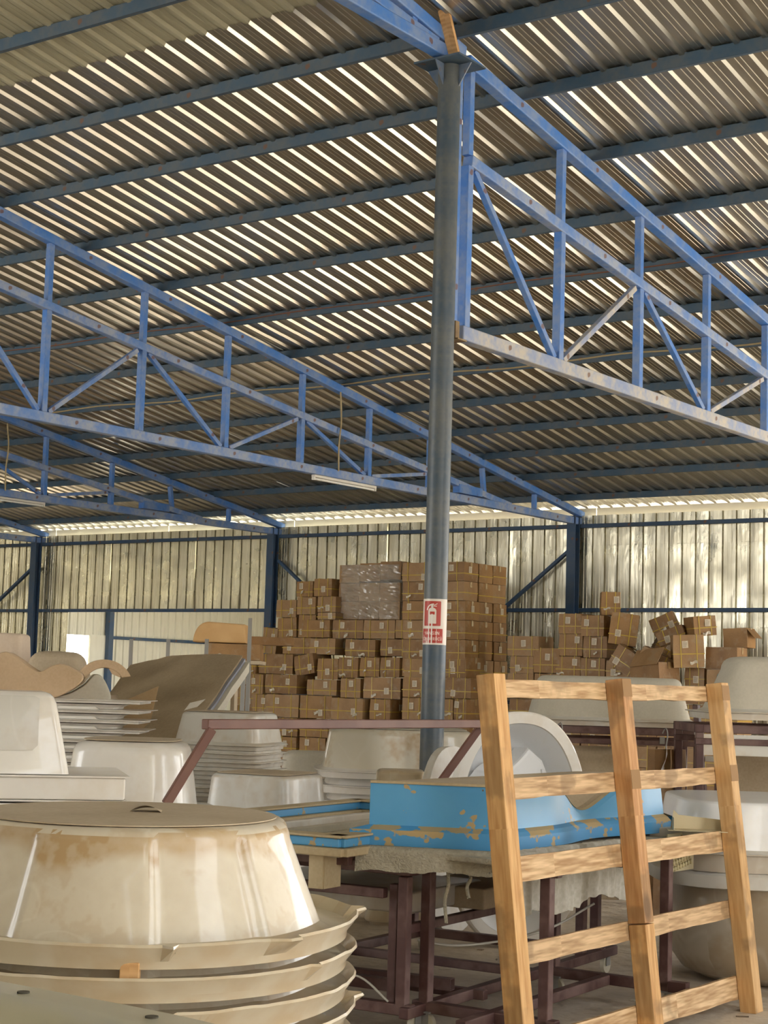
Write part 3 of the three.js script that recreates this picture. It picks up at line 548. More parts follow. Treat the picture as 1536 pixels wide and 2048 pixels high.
// --- shallow tray at the lower left corner, right way up on a trestle
{
  const t = thing('shallow_tray', 'pale olive shallow tray with a flat drilled rim in the lower left corner', 'tray', [4.88, 1.143, 9.095], 0.0);
  const N = 72, ring = (A, B, y, e) => { const q = superE(e), o = []; for (let j = 0; j < N; j++) { const s = j / N * 6.2832; o.push(V(Math.cos(s) * A * q(s), y, Math.sin(s) * B * q(s))); } return o; };
  part('basin', loft([ring(0.60, 0.42, -0.02, 9), ring(0.605, 0.425, 0, 9), ring(0.60, 0.42, 0.006, 9), ring(0.49, 0.34, 0.006, 6), ring(0.47, 0.32, 0, 5), ring(0.42, 0.27, -0.05, 4.5), ring(0.36, 0.22, -0.075, 4), ring(0.1, 0.06, -0.078, 3)], { capB: true, crease: 0.9 }), mat({ map: tex(256, (u, v) => lerp3([0.50, 0.47, 0.34], [0.58, 0.54, 0.41], nz(u, v, 5, 4, 401))), roughness: 0.35, clearcoat: 0.5, clearcoatRoughness: 0.12 }), t);
  for (const [x, z] of [[0.42, -0.385], [0.50, -0.375], [0.20, -0.385]]) { const g = new THREE.CylinderGeometry(0.008, 0.008, 0.004, 14); g.translate(x, 0.006, z); part('drilled_hole', g, mat({ color: L(0.08, 0.07, 0.05), roughness: 0.9 }), t); }
  const s = thing('trestle_stand', 'plain steel trestle under the shallow corner tray', 'stand', [4.88, 0, 9.095]);
  for (const [x, z] of [[-0.4, -0.25], [0.4, -0.25], [-0.4, 0.25], [0.4, 0.25]]) part('leg', bar(V(x, 0, z), V(x, 1.03, z), 0.03), M.wallSteel, s);
  part('frame', [bar(V(-0.42, 1.045, -0.25), V(0.42, 1.045, -0.25), 0.03), bar(V(-0.42, 1.045, 0.25), V(0.42, 1.045, 0.25), 0.03)], M.wallSteel, s);
}
// --- glossy white corner tub at the left edge, standing on a wide tray
{
  const p = [1.684, 1.156, 5.585];
  const base = p[1];
  const t = thing('corner_tub', 'glossy white upturned corner tub with a recessed face at the left edge', 'tub', [p[0], base + 0.002, p[2]], YAW + 0.24);
  // block: tapering prism, rounded edges
  const sec = (y, x0, x1, z0, z1, r) => { const o = [], c = [[x1 - r, z1 - r, 0], [x0 + r, z1 - r, 1], [x0 + r, z0 + r, 2], [x1 - r, z0 + r, 3]]; for (const [cx, cz, q] of c) for (let i = 0; i <= 5; i++) { const a = (q + i / 5) * Math.PI / 2; o.push(V(cx + r * Math.cos(a), y, cz + r * Math.sin(a))); } return o; };
  const R = []; for (const [y, e] of [[0, 0], [0.02, 0.0], [0.1, 0.0], [0.2, 0.0], [0.27, 0], [0.295, 0.006], [0.308, 0.016], [0.315, 0.034]]) { const s = y / 0.315; R.push(sec(y, -0.30 + 0.0 * s + e, mix(0.145, 0.078, s) - e, -0.42, mix(0.14, 0.085, s) - e, 0.03)); }
  part('shell', loft(R.reverse(), { capA: true, crease: 0.7 }), M.gelWhite, t);
  const rc = []; for (const [y, s] of [[0.09, 0.0], [0.11, 0.04], [0.2, 0.06], [0.29, 0.055], [0.30, 0.0]]) rc.push([V(-0.29, y, mix(0.14, 0.085, y / 0.315) + 0.002 ), V(-0.05, y, mix(0.14, 0.085, y / 0.315) + 0.004 + s * 0.1), V(0.02 - (s ? 0 : 0.02), y, mix(0.14, 0.085, y / 0.315) + 0.003)]);
  part('side_panel', loft(rc, { closed: false, crease: 1 }), M.gelDull, t, 'duller raised panel on the front face');
  const w = thing('wide_tray', 'glossy white wide tray carrying the corner tub at the left edge', 'tray', [p[0], base - 0.105, p[2]], YAW + 0.24);
  part('skirt_band', [box(0.86, 0.088, 0.62, -0.07, 0.056, -0.14, 0.008)], M.gelWhite, w);
  part('rim', [box(0.89, 0.006, 0.65, -0.07, 0.102, -0.14)], M.gelWhite, w);
  part('lower_lip', [box(0.88, 0.006, 0.64, -0.07, 0.008, -0.14)], M.gelWhite, w);
  for (let i = 1; i < 9; i++) { const q = thing('wide_tray', `glossy white wide tray, number ${['', 'two', 'three', 'four', 'five', 'six', 'seven', 'eight', 'nine'][i]} down under the corner tub`, 'tray', [p[0], base - 0.105 - i * 0.109, p[2]], YAW + 0.24 + rr(-0.01, 0.01), 'trays under the corner tub'); part('skirt_band', [box(0.86, 0.095, 0.62, -0.07, 0.054, -0.14, 0.008)], M.gelWhite, q); part('rim', [box(0.89, 0.006, 0.65, -0.07, 0.104, -0.14)], M.gelWhite, q); }
}
// --- rounded tub behind it
{
  const p = [1.01, 0.956, 4.311], y0 = 0.62;
  tub('rounded_tub', 'dusty white rounded tub behind the corner tub, its flank catching the light', 'tub', [p[0], y0, p[2]], YAW, { a: 0.40, b: 0.40, ba: 0.345, bb: 0.36, ta: 0.27, tb: 0.30, h: 0.62, r: 0.06, skirt: 0.04, n: 3, nb: 3.4, wob: 0.01 }, M.gelWhite, M.gelWhite, null, M.dust);
  for (let i = 1; i < 10; i++) tub('rounded_tub', `dusty white rounded tub, ${['', 'second', 'third', 'fourth', 'fifth', 'sixth', 'seventh', 'eighth', 'ninth', 'lowest'][i]} in the stack behind the corner tub`, 'tub', [p[0], y0 - i * 0.0685, p[2]], YAW + rr(-0.03, 0.03), { a: 0.40, b: 0.40, ba: 0.345, bb: 0.36, ta: 0.33, tb: 0.34, h: 0.1, r: 0.02, skirt: 0.04, n: 3, nb: 3.4 }, M.gelWhite, M.gelWhite, 'stack behind the corner tub');
}
// --- small upturned tub with open lip right of it
tub('lipped_tub', 'grey white flat lipped tub between the rounded tub and the boxy one', 'tub', restOn([0.391, 0.802, 3.127], 0.62), YAW + 0.3, { a: 0.24, b: 0.3, ba: 0.15, bb: 0.2, ta: 0.10, tb: 0.15, h: 0.23, r: 0.05, skirt: 0.035, n: 6, nb: 4, wob: 0.02 }, M.gelDull);
for (let i = 1; i < 9; i++) tub('lipped_tub', `grey white lipped tub, ${['', 'second', 'third', 'fourth', 'fifth', 'sixth', 'seventh', 'eighth', 'lowest'][i]} in its low stack`, 'tub', restOn([0.391, 0.802, 3.127], 0.62 - i * 0.077), YAW + 0.3, { a: 0.24, b: 0.3, ba: 0.15, bb: 0.2, ta: 0.12, tb: 0.16, h: 0.11, r: 0.02, skirt: 0.035, n: 6, nb: 4 }, M.gelDull, M.gelDull, 'low stack of lipped tubs');
// --- flat tray stack
{
  const p = [-0.9, 1.155, 2.739], n = ['topmost', 'second', 'third', 'fourth', 'fifth', 'sixth', 'seventh', 'eighth', 'ninth', 'tenth', 'eleventh', 'twelfth', 'thirteenth', 'fourteenth', 'fifteenth', 'sixteenth', 'lowest'];
  for (let i = 0; i < 17; i++) {
    const t = thing('flat_tray', `thin white flat tray, ${n[i]} of the neat stack at the left`, 'tray', [p[0], 1.395 - i * 0.0595 - 0.25, p[2]], YAW + 0.02 * Math.sin(i * 5), 'neat stack of flat trays');
    part('rim', [box(0.70, 0.017, 0.50, 0.0, 0.235, 0, 0.004), box(0.74, 0.004, 0.54, 0.02, 0.246, 0)], M.gelWhite, t);
    const g = tubGeo({ a: 0.31, b: 0.22, ba: 0.30, bb: 0.21, ta: 0.26, tb: 0.19, h: 0.038, r: 0.015, skirt: 0.004, n: 8, seg: 40 }); g[0].rotateX(Math.PI); g[0].translate(-0.06, 0.226, 0); part('basin', g[0], M.gelWhite, t);
    part('front_lip', new THREE.ExtrudeGeometry(new THREE.Shape([new THREE.Vector2(-0.12, 0), new THREE.Vector2(0.15, 0), new THREE.Vector2(0.13, 0.016), new THREE.Vector2(-0.09, 0.016)]), { depth: 0.05, bevelEnabled: false }).translate(-0.05, 0.19, 0.19), M.gelWhite, t);
  }
}
// --- dusty tub backs piled on the flat trays: waved outline, given real depth
function slab(name, label, cat, pos, turn, pts, depth, m, tilt = 0, bevel = 0.015) {
  const t = thing(name, label, cat, pos, turn); t.rotation.order = 'YXZ'; t.rotation.x = tilt;
  const s = new THREE.Shape(); s.moveTo(...pts[0]); const v = pts.map((q) => new THREE.Vector2(...q)); s.splineThru(v.slice(1)); s.closePath();
  const g = new THREE.ExtrudeGeometry(s, { depth, bevelEnabled: true, bevelSize: bevel, bevelThickness: bevel, bevelSegments: 2, curveSegments: 30 }); g.translate(0, 0, -depth);
  part('shell', metric(toCreasedNormals(g.index ? g.toNonIndexed() : g, 0.5)), m, t);
  return t;
}
{
  const p = [-0.995, 1.376, 2.959];
  const a = slab('seat_tub', 'dust-covered tub with a double-humped back on the flat trays', 'tub', [p[0], p[1], p[2]], YAW + 0.15, [[-0.42, 0.03], [-0.4, 0.2], [-0.31, 0.275], [-0.24, 0.25], [-0.10, 0.165], [0.0, 0.205], [0.06, 0.21], [0.16, 0.15], [0.08, 0.07], [-0.05, 0.02], [-0.25, 0.015], [-0.38, 0.02]], 0.5, M.dustWarm);
  const q = [-1.051, 1.377, 2.628];
  slab('seat_tub', 'dust-covered tub with a sloping end beside the cardboard sheet', 'tub', [q[0], q[1], q[2]], YAW + 0.2, [[-0.22, 0.0], [-0.1, 0.03], [0.0, 0.09], [0.06, 0.155], [0.1, 0.13], [0.14, 0.05], [0.145, 0.0]], 0.5, M.dustPale);
  tub('small_tub', 'pinkish upturned tub at the far left above the dusty ones', 'tub', restOn([-2.92, 1.614, 1.65], 1.52), YAW, { a: 0.19, b: 0.25, ba: 0.175, bb: 0.22, ta: 0.16, tb: 0.2, h: 0.31, r: 0.03, skirt: 0.02, n: 6 }, dusty([0.60, 0.46, 0.34], [0.70, 0.57, 0.44], 411));
  tub('low_dome_tub', 'dust grey domed tub behind the double-humped one', 'tub', restOn([-2.226, 1.569, 1.764], 1.42), YAW, { a: 0.3, b: 0.3, ba: 0.27, bb: 0.25, ta: 0.2, tb: 0.2, h: 0.28, r: 0.1, skirt: 0.02, n: 3 }, M.dust);
  // curved lip of a tub standing on edge
  const r = [-1.607, 1.492, 1.927], t = thing('curved_tub_lip', 'tan curved tub lip arching beside the bright doorway', 'tub', [r[0], r[1] - 0.04, r[2]], YAW + 0.2);
  const arc = (R0, R1, d) => { const s = new THREE.Shape(); s.absarc(0, 0, R1, 0.5, 2.75, false); s.absarc(0, 0, R0, 2.6, 0.62, true); s.closePath(); return metric(new THREE.ExtrudeGeometry(s, { depth: d, bevelEnabled: true, bevelSize: 0.006, bevelThickness: 0.006, bevelSegments: 2, curveSegments: 24 })); };
  part('lip', arc(0.145, 0.19, 0.28), M.dustWarm, t);
  part('tongue', new THREE.ExtrudeGeometry(new THREE.Shape([new THREE.Vector2(-0.01, 0.19), new THREE.Vector2(0.05, 0.1), new THREE.Vector2(0.1, 0.08), new THREE.Vector2(0.14, 0.13)]), { depth: 0.02, bevelEnabled: false }).translate(0, 0, 0.26), M.dustWarm, t);
  part('end_wall', box(0.05, 0.2, 0.26, -0.15, 0.0, 0.14), M.dust, t);
  const st = thing('tub_rack', 'low steel rack hidden behind the flat trays, carrying dusty tubs', 'rack', [p[0] - 0.95, 0, p[2] - 0.9], YAW);
  for (const [x, z] of [[-0.5, -0.7], [0.25, -0.7], [-0.5, 0.5], [0.25, 0.5]]) part('leg', bar(V(x, 0, z), V(x, 1.36, z), 0.04), M.dust, st);
  part('deck', box(0.9, 0.04, 1.3, -0.12, 1.38, -0.1), M.dust, st);
}
// --- big leaning sheet of dusty board with torn edge
{
  const A = [-2.644, 1.694, 0.594], B = [-1.516, 1.717, 0.528], C = [-1.07, 1.121, 1.618], D = [-2.142, 1.074, 1.641];
  const t = thing('board_sheet', 'large dusty brown board sheet leaning over, its right edge torn', 'board', [0, 0, 0]);
  const grid = (off, m0 = 0, m1 = 1) => { const n = 24, R = []; for (let i = 0; i <= n; i++) { const v = i / n, r = []; for (let j = 0; j <= n; j++) { const u = mix(m0, m1, j / n); const P = V(...A).multiplyScalar((1 - u) * (1 - v)).add(V(...B).multiplyScalar(u * (1 - v))).add(V(...C).multiplyScalar(u * v)).add(V(...D).multiplyScalar((1 - u) * v)); P.y += 0.03 * Math.sin(u * 3) * (1 - v) + 0.02 * (fbm(u * 6, v * 6, 3, 3) - 0.5) - 0.06 * (1 - u) * (1 - u) * (1 - v) + off; r.push(P); } R.push(r); } return R; };
  const sheet = (m, o0, o1, name, u0, u1, label) => { const a = grid(o0, u0, u1), b = grid(o1, u0, u1); const strip = (r, s) => loft([r, s], { closed: false }); part(name, [loft(a, { closed: false }), loft(b, { closed: false }), strip(a[0], b[0]), strip(a[24], b[24]), strip(a.map((r) => r[24]), b.map((r) => r[24])), strip(a.map((r) => r[0]), b.map((r) => r[0]))], m, t, label); };
  M.board = dusty([0.26, 0.19, 0.11], [0.38, 0.29, 0.18], 421);
  sheet(M.board, 0, -0.02, 'panel', 0, 0.97);
  sheet(mat({ color: L(0.30, 0.31, 0.36), roughness: 0.5 }), -0.021, -0.045, 'blue_film', 0.2, 0.995, 'bluish protective film edge');
  sheet(M.dustPale, -0.046, -0.12, 'cardboard_liner', 0.3, 1.03, 'torn pale cardboard liner');
  const f = new THREE.Shape([new THREE.Vector2(0, 0), new THREE.Vector2(0.05, 0.07), new THREE.Vector2(0.16, 0.10), new THREE.Vector2(0.09, 0.03)]), fg = new THREE.ExtrudeGeometry(f, { depth: 0.004, bevelEnabled: false }); fg.rotateY(YAW); fg.translate(...[-1.441, 1.295, 1.288]); part('torn_flap', metric(fg), M.dustPale, t, 'pale torn flap');
  const q = [-1.049, 1.29, 2.244], c = thing('cardboard_piece', 'brown cardboard piece propped beside the flat trays', 'cardboard', q, YAW - 0.1);
  const s = new THREE.Shape([new THREE.Vector2(-0.16, 0.03), new THREE.Vector2(0.19, 0.195), new THREE.Vector2(0.155, -0.04), new THREE.Vector2(0.10, -0.10), new THREE.Vector2(-0.18, -0.09)]), g = new THREE.ExtrudeGeometry(s, { depth: 0.006, bevelEnabled: false }); g.rotateX(-0.18);
  part('sheet', metric(g), dusty([0.30, 0.19, 0.09], [0.38, 0.26, 0.14], 431), c);
  const st = thing('board_trestle', 'steel trestle under the leaning board sheet', 'trestle', [0, 0, 0]);
  for (const P of [[-2.387, 1.573, 0.641], [-1.719, 1.592, 0.411]]) part('leg', bar(V(P[0], 0, P[2]), V(P[0], P[1], P[2]), 0.04), M.dust, st);
  part('rail', bar(V(...[-2.616, 1.548, 0.679]), V(...[-1.671, 1.585, 0.437]), 0.04), M.wallSteel, st);
}
// steel uprights of the rack behind the board
M.galvPost = mat({ color: L(0.30, 0.29, 0.27), roughness: 0.5, metalness: 0.4 });
[[500, 1236, 14.5, 0.03, 'tall grey steel upright right of the board sheet'], [413, 1278, 15, 0.03, 'short grey upright showing above the board, rightmost of three'], [336, 1278, 15.3, 0.03, 'short grey upright showing above the board, middle of three'], [262, 1278, 15.6, 0.03, 'short grey upright showing above the board, leftmost of three']].forEach(([px, py, d, w, label], i) => {
  const P = [[-2.714, 2.07, -0.919], [-3.361, 1.89, -1.094], [-3.848, 1.886, -1.116], [-4.335, 1.882, -1.137]][i], t = thing('steel_upright', label, 'upright', [P[0], 0, P[2]], YAW, 'grey uprights behind the board');
  part('angle', [box(w, P[1], 0.004, 0, P[1] / 2, 0), box(0.004, P[1], w, w / 2, P[1] / 2, -w / 2)], M.galvPost, t);
  part('foot', box(0.1, 0.008, 0.1, 0, 0.004, 0), M.galvPost, t);
});
// rounded tan tub and flat cartons left of the pile
{
  const p = [-6.209, 1.813, -4.628], t = thing('rounded_foam_block', 'tan rounded block lying on flat cartons left of the pile', 'block', [p[0], 1.955, p[2]], YAW);
  const s = new THREE.Shape(); s.moveTo(-0.36, 0); s.quadraticCurveTo(-0.34, 0.19, -0.2, 0.2); s.lineTo(0.2, 0.18); s.lineTo(0.22, 0); s.closePath();
  part('block', metric(new THREE.ExtrudeGeometry(s, { depth: 0.5, bevelEnabled: true, bevelSize: 0.02, bevelThickness: 0.02, bevelSegments: 2 }).translate(0, 0.02, -0.5)), mat({ map: tex(256, (u, v) => lerp3([0.52, 0.30, 0.11], [0.66, 0.42, 0.19], nz(u, v, 5, 4, 441))), roughness: 0.7 }), t);
  carton('flat dark carton under the tan rounded block, left one', 'flat cartons by the pile', p[0] - 0.1, 1.76, p[2] - 0.3, 0.62, 0.19, 0.55, YAW, 0, 0, { scrap: 1, straps: 0, label: 0 });
  carton('flat dark carton behind the tan rounded block', 'flat cartons by the pile', p[0] - 0.12, 1.955, p[2] - 0.85, 0.7, 0.10, 0.4, YAW + 0.1, 0, 0, { scrap: 0, straps: 0, label: 0 });
  const k = thing('low_rack', 'steel rack carrying the flat cartons left of the pile', 'rack', [p[0] + 0.1, 0, p[2] - 0.4], YAW);
  part('deck', box(0.8, 0.04, 1.0, -0.3, 1.735, -0.2), M.dust, k); for (const [x, z] of [[-0.6, -0.6], [-0.1, -0.6], [-0.6, 0.2], [-0.1, 0.2]]) part('leg', bar(V(x, 0, z), V(x, 1.72, z), 0.05), M.galvPost, k);
}
// --- stack of boxy trays left of centre
{
  const p = [-0.585, 1.111, 1.763], n = ['topmost', 'second', 'third', 'fourth', 'fifth', 'sixth', 'seventh', 'eighth', 'ninth', 'tenth', 'eleventh', 'twelfth', 'thirteenth', 'fourteenth', 'fifteenth', 'sixteenth', 'seventeenth', 'eighteenth', 'nineteenth', 'lowest'];
  for (let i = 0; i < 20; i++) {
    const top = i === 0;
    tub('boxy_tray', `grey white boxy tray, ${n[i]} of the nested stack below the board sheet`, 'tray', [p[0], p[1] - 0.02 - i * 0.0545, p[2]], YAW - 0.28, { a: 0.325, b: 0.31, ba: 0.295, bb: 0.28, ta: top ? 0.262 : 0.288, tb: top ? 0.25 : 0.272, h: top ? 0.235 : 0.06, r: top ? 0.03 : 0.006, skirt: 0.035, n: 9, nb: 9, seg: 64, wob: 0.015, k: i * 3 }, M.gelDull, M.gelDull, 'nested stack of boxy trays', top ? M.dust : null);
  }
}
// --- grey boxy tub in the middle
tub('boxy_tub', 'grey boxy upturned tub with a dusty top, left of the blue-edged mould', 'tub', restOn([0.241, 0.713, 2.358], 0.0), YAW - 0.42, { a: 0.36, b: 0.40, ba: 0.345, bb: 0.38, ta: 0.26, tb: 0.28, h: 0.99, r: 0.03, skirt: 0.04, n: 8, nb: 8 }, M.gelDull, M.gelDull, null, M.dust);
tub('low_tub', 'pale dusty low tub seen between the boxy trays and the tall cream tub', 'tub', restOn([-2.044, 0.783, -0.943], 0.0), YAW, { a: 0.27, b: 0.3, ba: 0.25, bb: 0.27, ta: 0.21, tb: 0.22, h: 0.96, r: 0.06, skirt: 0.04, n: 4 }, M.dustPale);
// --- tall cream tub behind the column and the rims under it
{
  const p = [-0.904, 0.842, -0.642];
  tub('deep_tub', 'tall cream glossy upturned tub with brown stains behind the column', 'tub', [p[0], 0.825, p[2]], YAW + 0.05, { a: 0.66, b: 0.55, ba: 0.60, bb: 0.50, ta: 0.555, tb: 0.46, h: 0.37, r: 0.05, skirt: 0.055, n: 4, nb: 5 }, gel([0.72, 0.66, 0.54], [0.50, 0.33, 0.16], 451, 0.9), M.gelWhite, null, M.dustPale);
  for (let i = 1; i < 8; i++) tub('deep_tub', `white nested tub rim, ${['', 'first', 'second', 'third', 'fourth', 'fifth', 'sixth', 'lowest'][i]} under the tall cream tub`, 'tub', [p[0] + 0.012 * Math.sin(i * 4), 0.825 - i * 0.115, p[2]], YAW + 0.05, { a: 0.67, b: 0.56, ba: 0.57, bb: 0.47, ta: 0.55, tb: 0.45, h: 0.113, r: 0.01, skirt: 0.058, n: 3.2, nb: 4, wob: 0.02, k: i }, M.gelWhite, M.gelWhite, 'nested rims under the tall cream tub');
  tub('tan_tub', 'small tan dusty upturned tub at the foot of the column', 'tub', restOn([0.316, 0.818, 1.077], 0.0), YAW, { a: 0.2, b: 0.2, ba: 0.19, bb: 0.18, ta: 0.16, tb: 0.15, h: 0.985, r: 0.03, skirt: 0.03, n: 5 }, gel([0.66, 0.56, 0.40], [0.52, 0.38, 0.22], 461, 0.6, 0.3));
}
// --- maroon steel frame leaning over the tubs
M.maroon = mat({ map: tex(512, (u, v) => { const a = nz(u, v, 6, 5, 471); return lerp3([0.085, 0.035, 0.032], [0.20, 0.13, 0.12], step(0.45, 0.8, a)); }), roughness: 0.6 });
{
  const A = V(...[1.738, 1.343, 4.578]), B = V(...[1.623, 1.337, 2.184]), t = thing('maroon_frame', 'bare maroon steel tube frame leaning above the tubs', 'frame', [0, 0, 0]);
  const C = V(...[1.63, 0.995, 4.736]), D = V(...[1.451, 0.951, 2.383]);
  const e = V(0.025, 0, -0.02);
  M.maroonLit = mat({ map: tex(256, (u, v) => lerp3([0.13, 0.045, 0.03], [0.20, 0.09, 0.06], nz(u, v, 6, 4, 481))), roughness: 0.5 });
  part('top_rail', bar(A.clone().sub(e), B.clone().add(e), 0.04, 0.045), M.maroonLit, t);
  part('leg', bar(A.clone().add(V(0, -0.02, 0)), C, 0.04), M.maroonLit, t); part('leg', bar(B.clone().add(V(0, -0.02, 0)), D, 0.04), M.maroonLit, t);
}
// ---------------------------------------------------------------- work table with moulds
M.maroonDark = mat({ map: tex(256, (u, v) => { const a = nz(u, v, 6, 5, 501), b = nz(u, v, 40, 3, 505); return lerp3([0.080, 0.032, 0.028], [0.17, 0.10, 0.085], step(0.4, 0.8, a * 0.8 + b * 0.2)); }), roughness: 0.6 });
const blueMould = mat({ map: tex(512, (u, v) => { const a = nz(u, v, 5, 5, 511), b = nz(u, v, 30, 3, 515), chip = step(0.70, 0.72, a * 0.85 + b * 0.17); return lerp3(lerp3([0.065, 0.30, 0.58], [0.12, 0.38, 0.64], nz(u, v, 3, 4, 519)), [0.44, 0.32, 0.15], chip); }, true, 1.6), roughness: 0.42, clearcoat: 0.12, clearcoatRoughness: 0.3 });
const chippedBlue = mat({ map: tex(512, (u, v) => { const a = nz(u, v, 7, 5, 513), b = nz(u, v, 30, 3, 517), chip = step(0.52, 0.55, a * 0.85 + b * 0.17); return lerp3([0.07, 0.29, 0.55], [0.44, 0.32, 0.15], chip); }, true, 1.6), roughness: 0.45 });
const mouldEdge = dusty([0.40, 0.31, 0.18], [0.54, 0.44, 0.28], 521);
{
  const T = [2.44, 0, 4.02], TURN = 0.085;
  const t = thing('work_table', 'maroon steel tube work table under the moulds', 'table', T, TURN);
  const xs = [-0.035, -1.18], zs = [-0.02, -2.12];
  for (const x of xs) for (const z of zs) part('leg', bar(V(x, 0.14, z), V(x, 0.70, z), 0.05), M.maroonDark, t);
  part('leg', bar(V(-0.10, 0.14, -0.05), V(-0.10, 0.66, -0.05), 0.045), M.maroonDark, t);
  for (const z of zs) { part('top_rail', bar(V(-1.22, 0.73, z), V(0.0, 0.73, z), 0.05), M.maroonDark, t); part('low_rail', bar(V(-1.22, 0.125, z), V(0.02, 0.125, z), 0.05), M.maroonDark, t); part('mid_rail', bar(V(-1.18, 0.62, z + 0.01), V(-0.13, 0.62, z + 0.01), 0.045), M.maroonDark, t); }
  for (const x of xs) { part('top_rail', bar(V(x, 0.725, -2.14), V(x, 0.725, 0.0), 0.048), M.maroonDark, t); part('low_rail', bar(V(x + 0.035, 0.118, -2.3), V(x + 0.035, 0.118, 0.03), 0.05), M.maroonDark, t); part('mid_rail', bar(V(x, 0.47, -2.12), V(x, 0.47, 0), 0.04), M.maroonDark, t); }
  for (const x of [-0.5, -1.0]) part('cross_bar', bar(V(x, 0.727, -2.12), V(x, 0.727, 0), 0.04), M.maroonDark, t);
  for (const z of [-0.6, -1.3]) part('cross_bar', bar(V(-1.18, 0.118, z), V(0.08, 0.118, z), 0.045), M.maroonDark, t);
  const caster = (x, z, r, parent) => {
    const c = part('castor', [cyl(0.05, 0.05, 0.022, 0, 0, 0, 20).rotateZ(Math.PI / 2).translate(x, 0.05, z)], mat({ color: L(0.55, 0.5, 0.38), roughness: 0.5 }), parent, 'small pale wheel');
    part('fork', [box(0.004, 0.07, 0.05, x - 0.017, 0.075, z), box(0.004, 0.07, 0.05, x + 0.017, 0.075, z), box(0.07, 0.006, 0.07, x, 0.108, z)], M.galvPost, c);
  };
  for (const x of xs) for (const z of [-0.1, -2.22]) caster(x + 0.02, z, 0, t);
  // things on the lower shelf
  const q = thing('low_shelf_slab', 'white slab lying on the lower shelf of the work table', 'slab', [T[0] - 0.66, 0.495, T[2] - 0.55], TURN);
  part('slab', box(0.95, 0.10, 0.7, 0, 0.055, 0, 0.012), M.gelDull, q);
  const q2 = thing('brown_shelf_board', 'brown board lying on the lower shelf of the work table', 'board', [T[0] - 0.30, 0.492, T[2] - 1.3], TURN);
  part('board', box(0.42, 0.10, 1.3, 0, 0.05, 0, 0.01), M.dust, q2);
  const offc = [[-0.45, 0.145, -0.25, 0.5, 'short maroon tube offcut on the bottom rails, upper one'], [-0.38, 0.145, -0.42, 0.62, 'short maroon tube offcut on the bottom rails, longer one']];
  offc.forEach(([x, y, z, n, l], i) => { const o = thing('tube_offcut', l, 'tube', [T[0] + x, y + 0.2 * 0, T[2] + z], TURN + 0.1 * i); part('tube', [box(n, 0.004, 0.05, 0, 0.0, 0), box(n, 0.004, 0.05, 0, 0.05, 0), box(n, 0.05, 0.004, 0, 0.025, -0.025), box(n, 0.05, 0.004, 0, 0.025, 0.025)], M.maroonDark, o); });
  // blue-edged frame mould lying on the table
  const f = thing('frame_mould', 'blue-edged rectangular frame mould lying open on the table', 'mould', [2.30, 0.755, 4.36], 0.12);
  const W = 1.05, D = 2.0;
  const bord = (x0, x1, z0, z1, y0, y1, m, name, label) => part(name, [box(x1 - x0, y1 - y0, z1 - z0, (x0 + x1) / 2, (y0 + y1) / 2, (z0 + z1) / 2, 0.006)], m, f, label);
  for (const [x0, x1, z0, z1] of [[-W, 0, -0.02, 0.02], [-0.02, 0.02, -D, 0], [-W - 0.02, -W + 0.02, -D, 0], [-W, 0, -D - 0.02, -D + 0.02]]) { bord(x0 - 0.05, x1 + 0.05, z0 - 0.05, z1 + 0.05, 0.05, 0.085, mouldEdge, 'base_flange'); bord(x0 - 0.015, x1 + 0.015, z0 - 0.015, z1 + 0.015, 0.085, 0.125, blueMould, 'blue_wall'); bord(x0 - 0.03, x1 + 0.03, z0 - 0.03, z1 + 0.03, 0.125, 0.137, mouldEdge, 'top_edge'); }
  bord(-W + 0.25, -W + 0.29, -D + 0.2, -0.3, 0.05, 0.10, M.gelDull, 'inner_rib'); bord(-W + 0.42, -W + 0.46, -D + 0.3, -0.35, 0.05, 0.09, M.dustPale, 'inner_rib'); bord(-W, 0, -D, 0, 0.04, 0.052, M.dustPale, 'floor_pan');
  for (const [x, z] of [[-0.10, 0.02], [-W + 0.2, 0.02], [-0.1, -D + 0.1]]) part('bracket', [box(0.07, 0.15, 0.012, x, -0.02, z), box(0.012, 0.15, 0.14, x + 0.035, -0.02, z - 0.07)], mouldEdge, f);
  part('under_frame', [bar(V(-W, 0.02, -0.1), V(0, 0.02, -0.1), 0.04), bar(V(-W, 0.02, -D + 0.1), V(0, 0.02, -D + 0.1), 0.04)], M.maroonDark, f);
}
